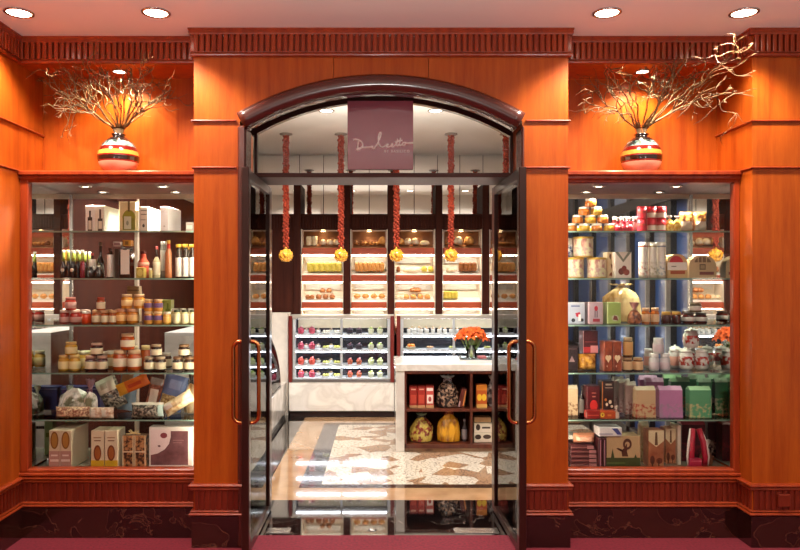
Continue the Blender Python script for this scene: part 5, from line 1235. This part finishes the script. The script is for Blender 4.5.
carton('I4', 474, 492, 10, 'cream gift box with dark leaf print', '#e4d8c0', [('e', .05, .3, .4, .8, '#3a2a22'), ('e', .5, .35, .95, .8, '#4a3a30')], Y=YA + .02, d=.14, row='bottom of stack')
carton('I4', 474, 492, 9, 'cream gift box with dark leaf print', '#e8dcc8', [('e', .1, .2, .35, .9, '#3a2a22'), ('r', .45, .4, .9, .6, '#4a3a30')], Y=YA + .02, d=.14, dz=10.3, row='top of stack')
carton('I4', 474, 491, 5, 'tan flat box on the cream gift boxes', '#b08a60', [], Y=YA + .04, d=.12, dz=19.8)
sack('I4', 501, 12, 26, 'green brown gift bag seen through right door glass', M2('#4a4a2a', '#b09a6a', 14, .5, .15, .3, coat=.4), M('#8a8a5a', .3, 0, .4), None, Y=YA + .04, seed=75, neck=.85)

# ------------------------------------------------------------------ vases with curly branches
TEAL = M2('#1c2a2a', '#9fb0a8', 22, .52, .12, .15, coat=.6); 
VB = [('#d8a488', .15), ('#d8a488', .32), ('#7f2014', .36), ('#1f100c', .49), ('#7a1a12', .53), ('#c8923e', .62), ('#641610', .74), (None, .92), ('#1c1414', 1.0)]
def vase(x, y, z, label):
    Rr, hh = .138, .25
    prof = [(.055, 0)]; N = 26; ms = []
    for k in range(1, N + 1):
        t = k / N; r = Rr * math.sin(PI * (.15 + .76 * t)) ** .68; prof.append((max(r, .04), hh * t))
        c = next(c for c, f in VB if t <= f + 1e-6); ms.append(TEAL if c is None else M(c, .14, 0, .7))
    prof += [(.04, hh + .006), (.042, hh + .016), (.05, hh + .024), (.042, hh + .022), (.034, hh + .004)]
    dk = M('#1c1210', .15, 0, .6); ms += [dk] * 5
    b = MB(); b.lathe(prof, dk, n=32, matf=lambda k: ms[k]); o = b.build('round_vase', None, (x, y, z))
    return tag(o, label, 'vase')
BARK = M2('#3f2a17', '#86643a', 30, .5, .2, .6)
def branch(x, y, z, rnd, az, el, L, label, group, xlim):
    b = MB()
    def inside(p):
        if p.x < xlim[0] or p.x > xlim[1] or p.y < 4.10 or p.y > YN - .03: return False
        return p.z < (3.235 if p.y < 4.50 else 3.115)
    def grow(p, d, L, r, depth):
        n = max(5, int(L / .022)); pts = [p.copy()]; st = L / n; ph = rnd.uniform(0, 6); tw = rnd.uniform(.25, .5) * (1 + .5 * depth)
        d = d.copy()
        for i in range(n):
            k = Vector((math.sin(ph + i * .75), math.cos(ph * 1.3 + i * .66), math.sin(ph * .7 + i * .9))) * tw * (.4 if depth == 0 and i < 6 else 1)
            d = (d + k * .5 + Vector((rnd.gauss(0, .07), rnd.gauss(0, .07), rnd.gauss(0, .07)))).normalized()
            q = p + d * st
            if not inside(q):
                d = (d + Vector((-.6 if p.x > x else .6, -.35 if p.y > 4.5 else .2, -.5 if p.z > 2.95 else .1))).normalized(); q = p + d * st
                if depth > 0 or not inside(q): break
            p = q; pts.append(p.copy())
            if depth < 3 and i > n * (.22 if depth == 0 else .1) and rnd.random() < (.34, .22, .1)[depth]:
                nd = (d + Vector((rnd.gauss(0, .6), rnd.gauss(-.1, .5), rnd.gauss(.15, .55)))).normalized()
                grow(p.copy(), nd, L * rnd.uniform(.25, .5), r * (1 - .8 * i / n) * .65 + .0008, depth + 1)
        m = len(pts) - 1
        if m > 1: b.tube(pts, [r * (1 - .75 * i / n) + .0007 for i in range(m + 1)], BARK, 5 if depth == 0 else 4)
    d = Vector((math.cos(az) * math.cos(el), math.sin(az) * math.cos(el), math.sin(el)))
    p0 = Vector((x + .018 * math.cos(az), y + .012 * math.sin(az), z + .255))
    q = p0 + Vector((math.cos(az) * .02, math.sin(az) * .012, .06)); b.tube([p0 - Vector((0, 0, .12)), p0, q], [.004, .004, .004], BARK, 5)
    grow(q, (d + Vector((0, 0, .5))).normalized(), L, .0052, 0)
    tag(b.build('dried_branch'), label, 'branch', group)
rb = random.Random(11)
for s, w, xc in ((-1, 'left', -1.80), (1, 'right', 1.785)):
    vase(xc, 4.76, 2.437, f'round striped glazed vase on the ledge over the {w} display window')
    xlim = (XL + .05, -P1 - .03) if s < 0 else (P1 + .03, XR - .03)
    spec = [(-.3, .25, .75), (-.5, .5, .7), (-.1, .4, .62), (-.9, .7, .6), (-1.3, .8, .62), (-1.7, .9, .62), (-2.2, .7, .62), (-2.6, .45, .72), (-2.9, .25, .75), (-3.0, .45, .62), (-1.1, .35, .6), (-2.0, .35, .6), (-.7, .25, .66), (-2.4, .2, .66), (-1.5, .5, .6), (-.45, .35, .55), (-.25, .6, .5), (.1, .5, .55)]
    if s > 0: spec = [(-.3, .28, .85), (-.2, .42, .8), (-.45, .2, .82), (-.7, .6, .62), (-1.0, .8, .6), (-1.7, .9, .62), (-2.2, .7, .62), (-2.6, .4, .7), (-2.9, .22, .72), (-3.0, .4, .6), (-2.4, .15, .6), (-1.4, .5, .6), (-.6, .4, .7), (-1.2, .3, .5), (-2.0, .4, .55)]
    for az, el, Lb in spec:
        Lb *= .84 if s < 0 else .9
        branch(xc, 4.76, 2.437, rb, az, el, Lb, f'curly dried brown branch in the {w} striped vase', f'curly branches in the {w} vase', xlim)
settle_labels()
# ------------------------------------------------------------------ world, camera
w = bpy.data.worlds.new('hall_ambience'); bpy.context.scene.world = w; w.use_nodes = True
bg = w.node_tree.nodes['Background']; bg.inputs['Color'].default_value = (1, .88, .76, 1); bg.inputs['Strength'].default_value = E_WORLD
cam = bpy.data.cameras.new('camera'); co = bpy.data.objects.new('camera', cam); C.objects.link(co)
co.location = (0, 0, H); co.rotation_euler = (PI / 2, 0, 0); cam.sensor_width = 36; cam.lens = F / 800 * 36; cam.clip_start = .05
cam.shift_x = (400 - CX) / 800; cam.shift_y = (CY - 275) / 800
sc = bpy.context.scene; sc.camera = co
sc.view_settings.view_transform = 'Standard'; sc.view_settings.look = 'None'; sc.view_settings.gamma = 1; sc.view_settings.exposure = EXPO; sc.view_settings.use_curve_mapping = False
cy = sc.cycles; cy.max_bounces = 10; cy.transparent_max_bounces = 24; cy.glossy_bounces = 6; cy.diffuse_bounces = 4; cy.sample_clamp_indirect = 4; cy.caustics_reflective = False; cy.caustics_refractive = False
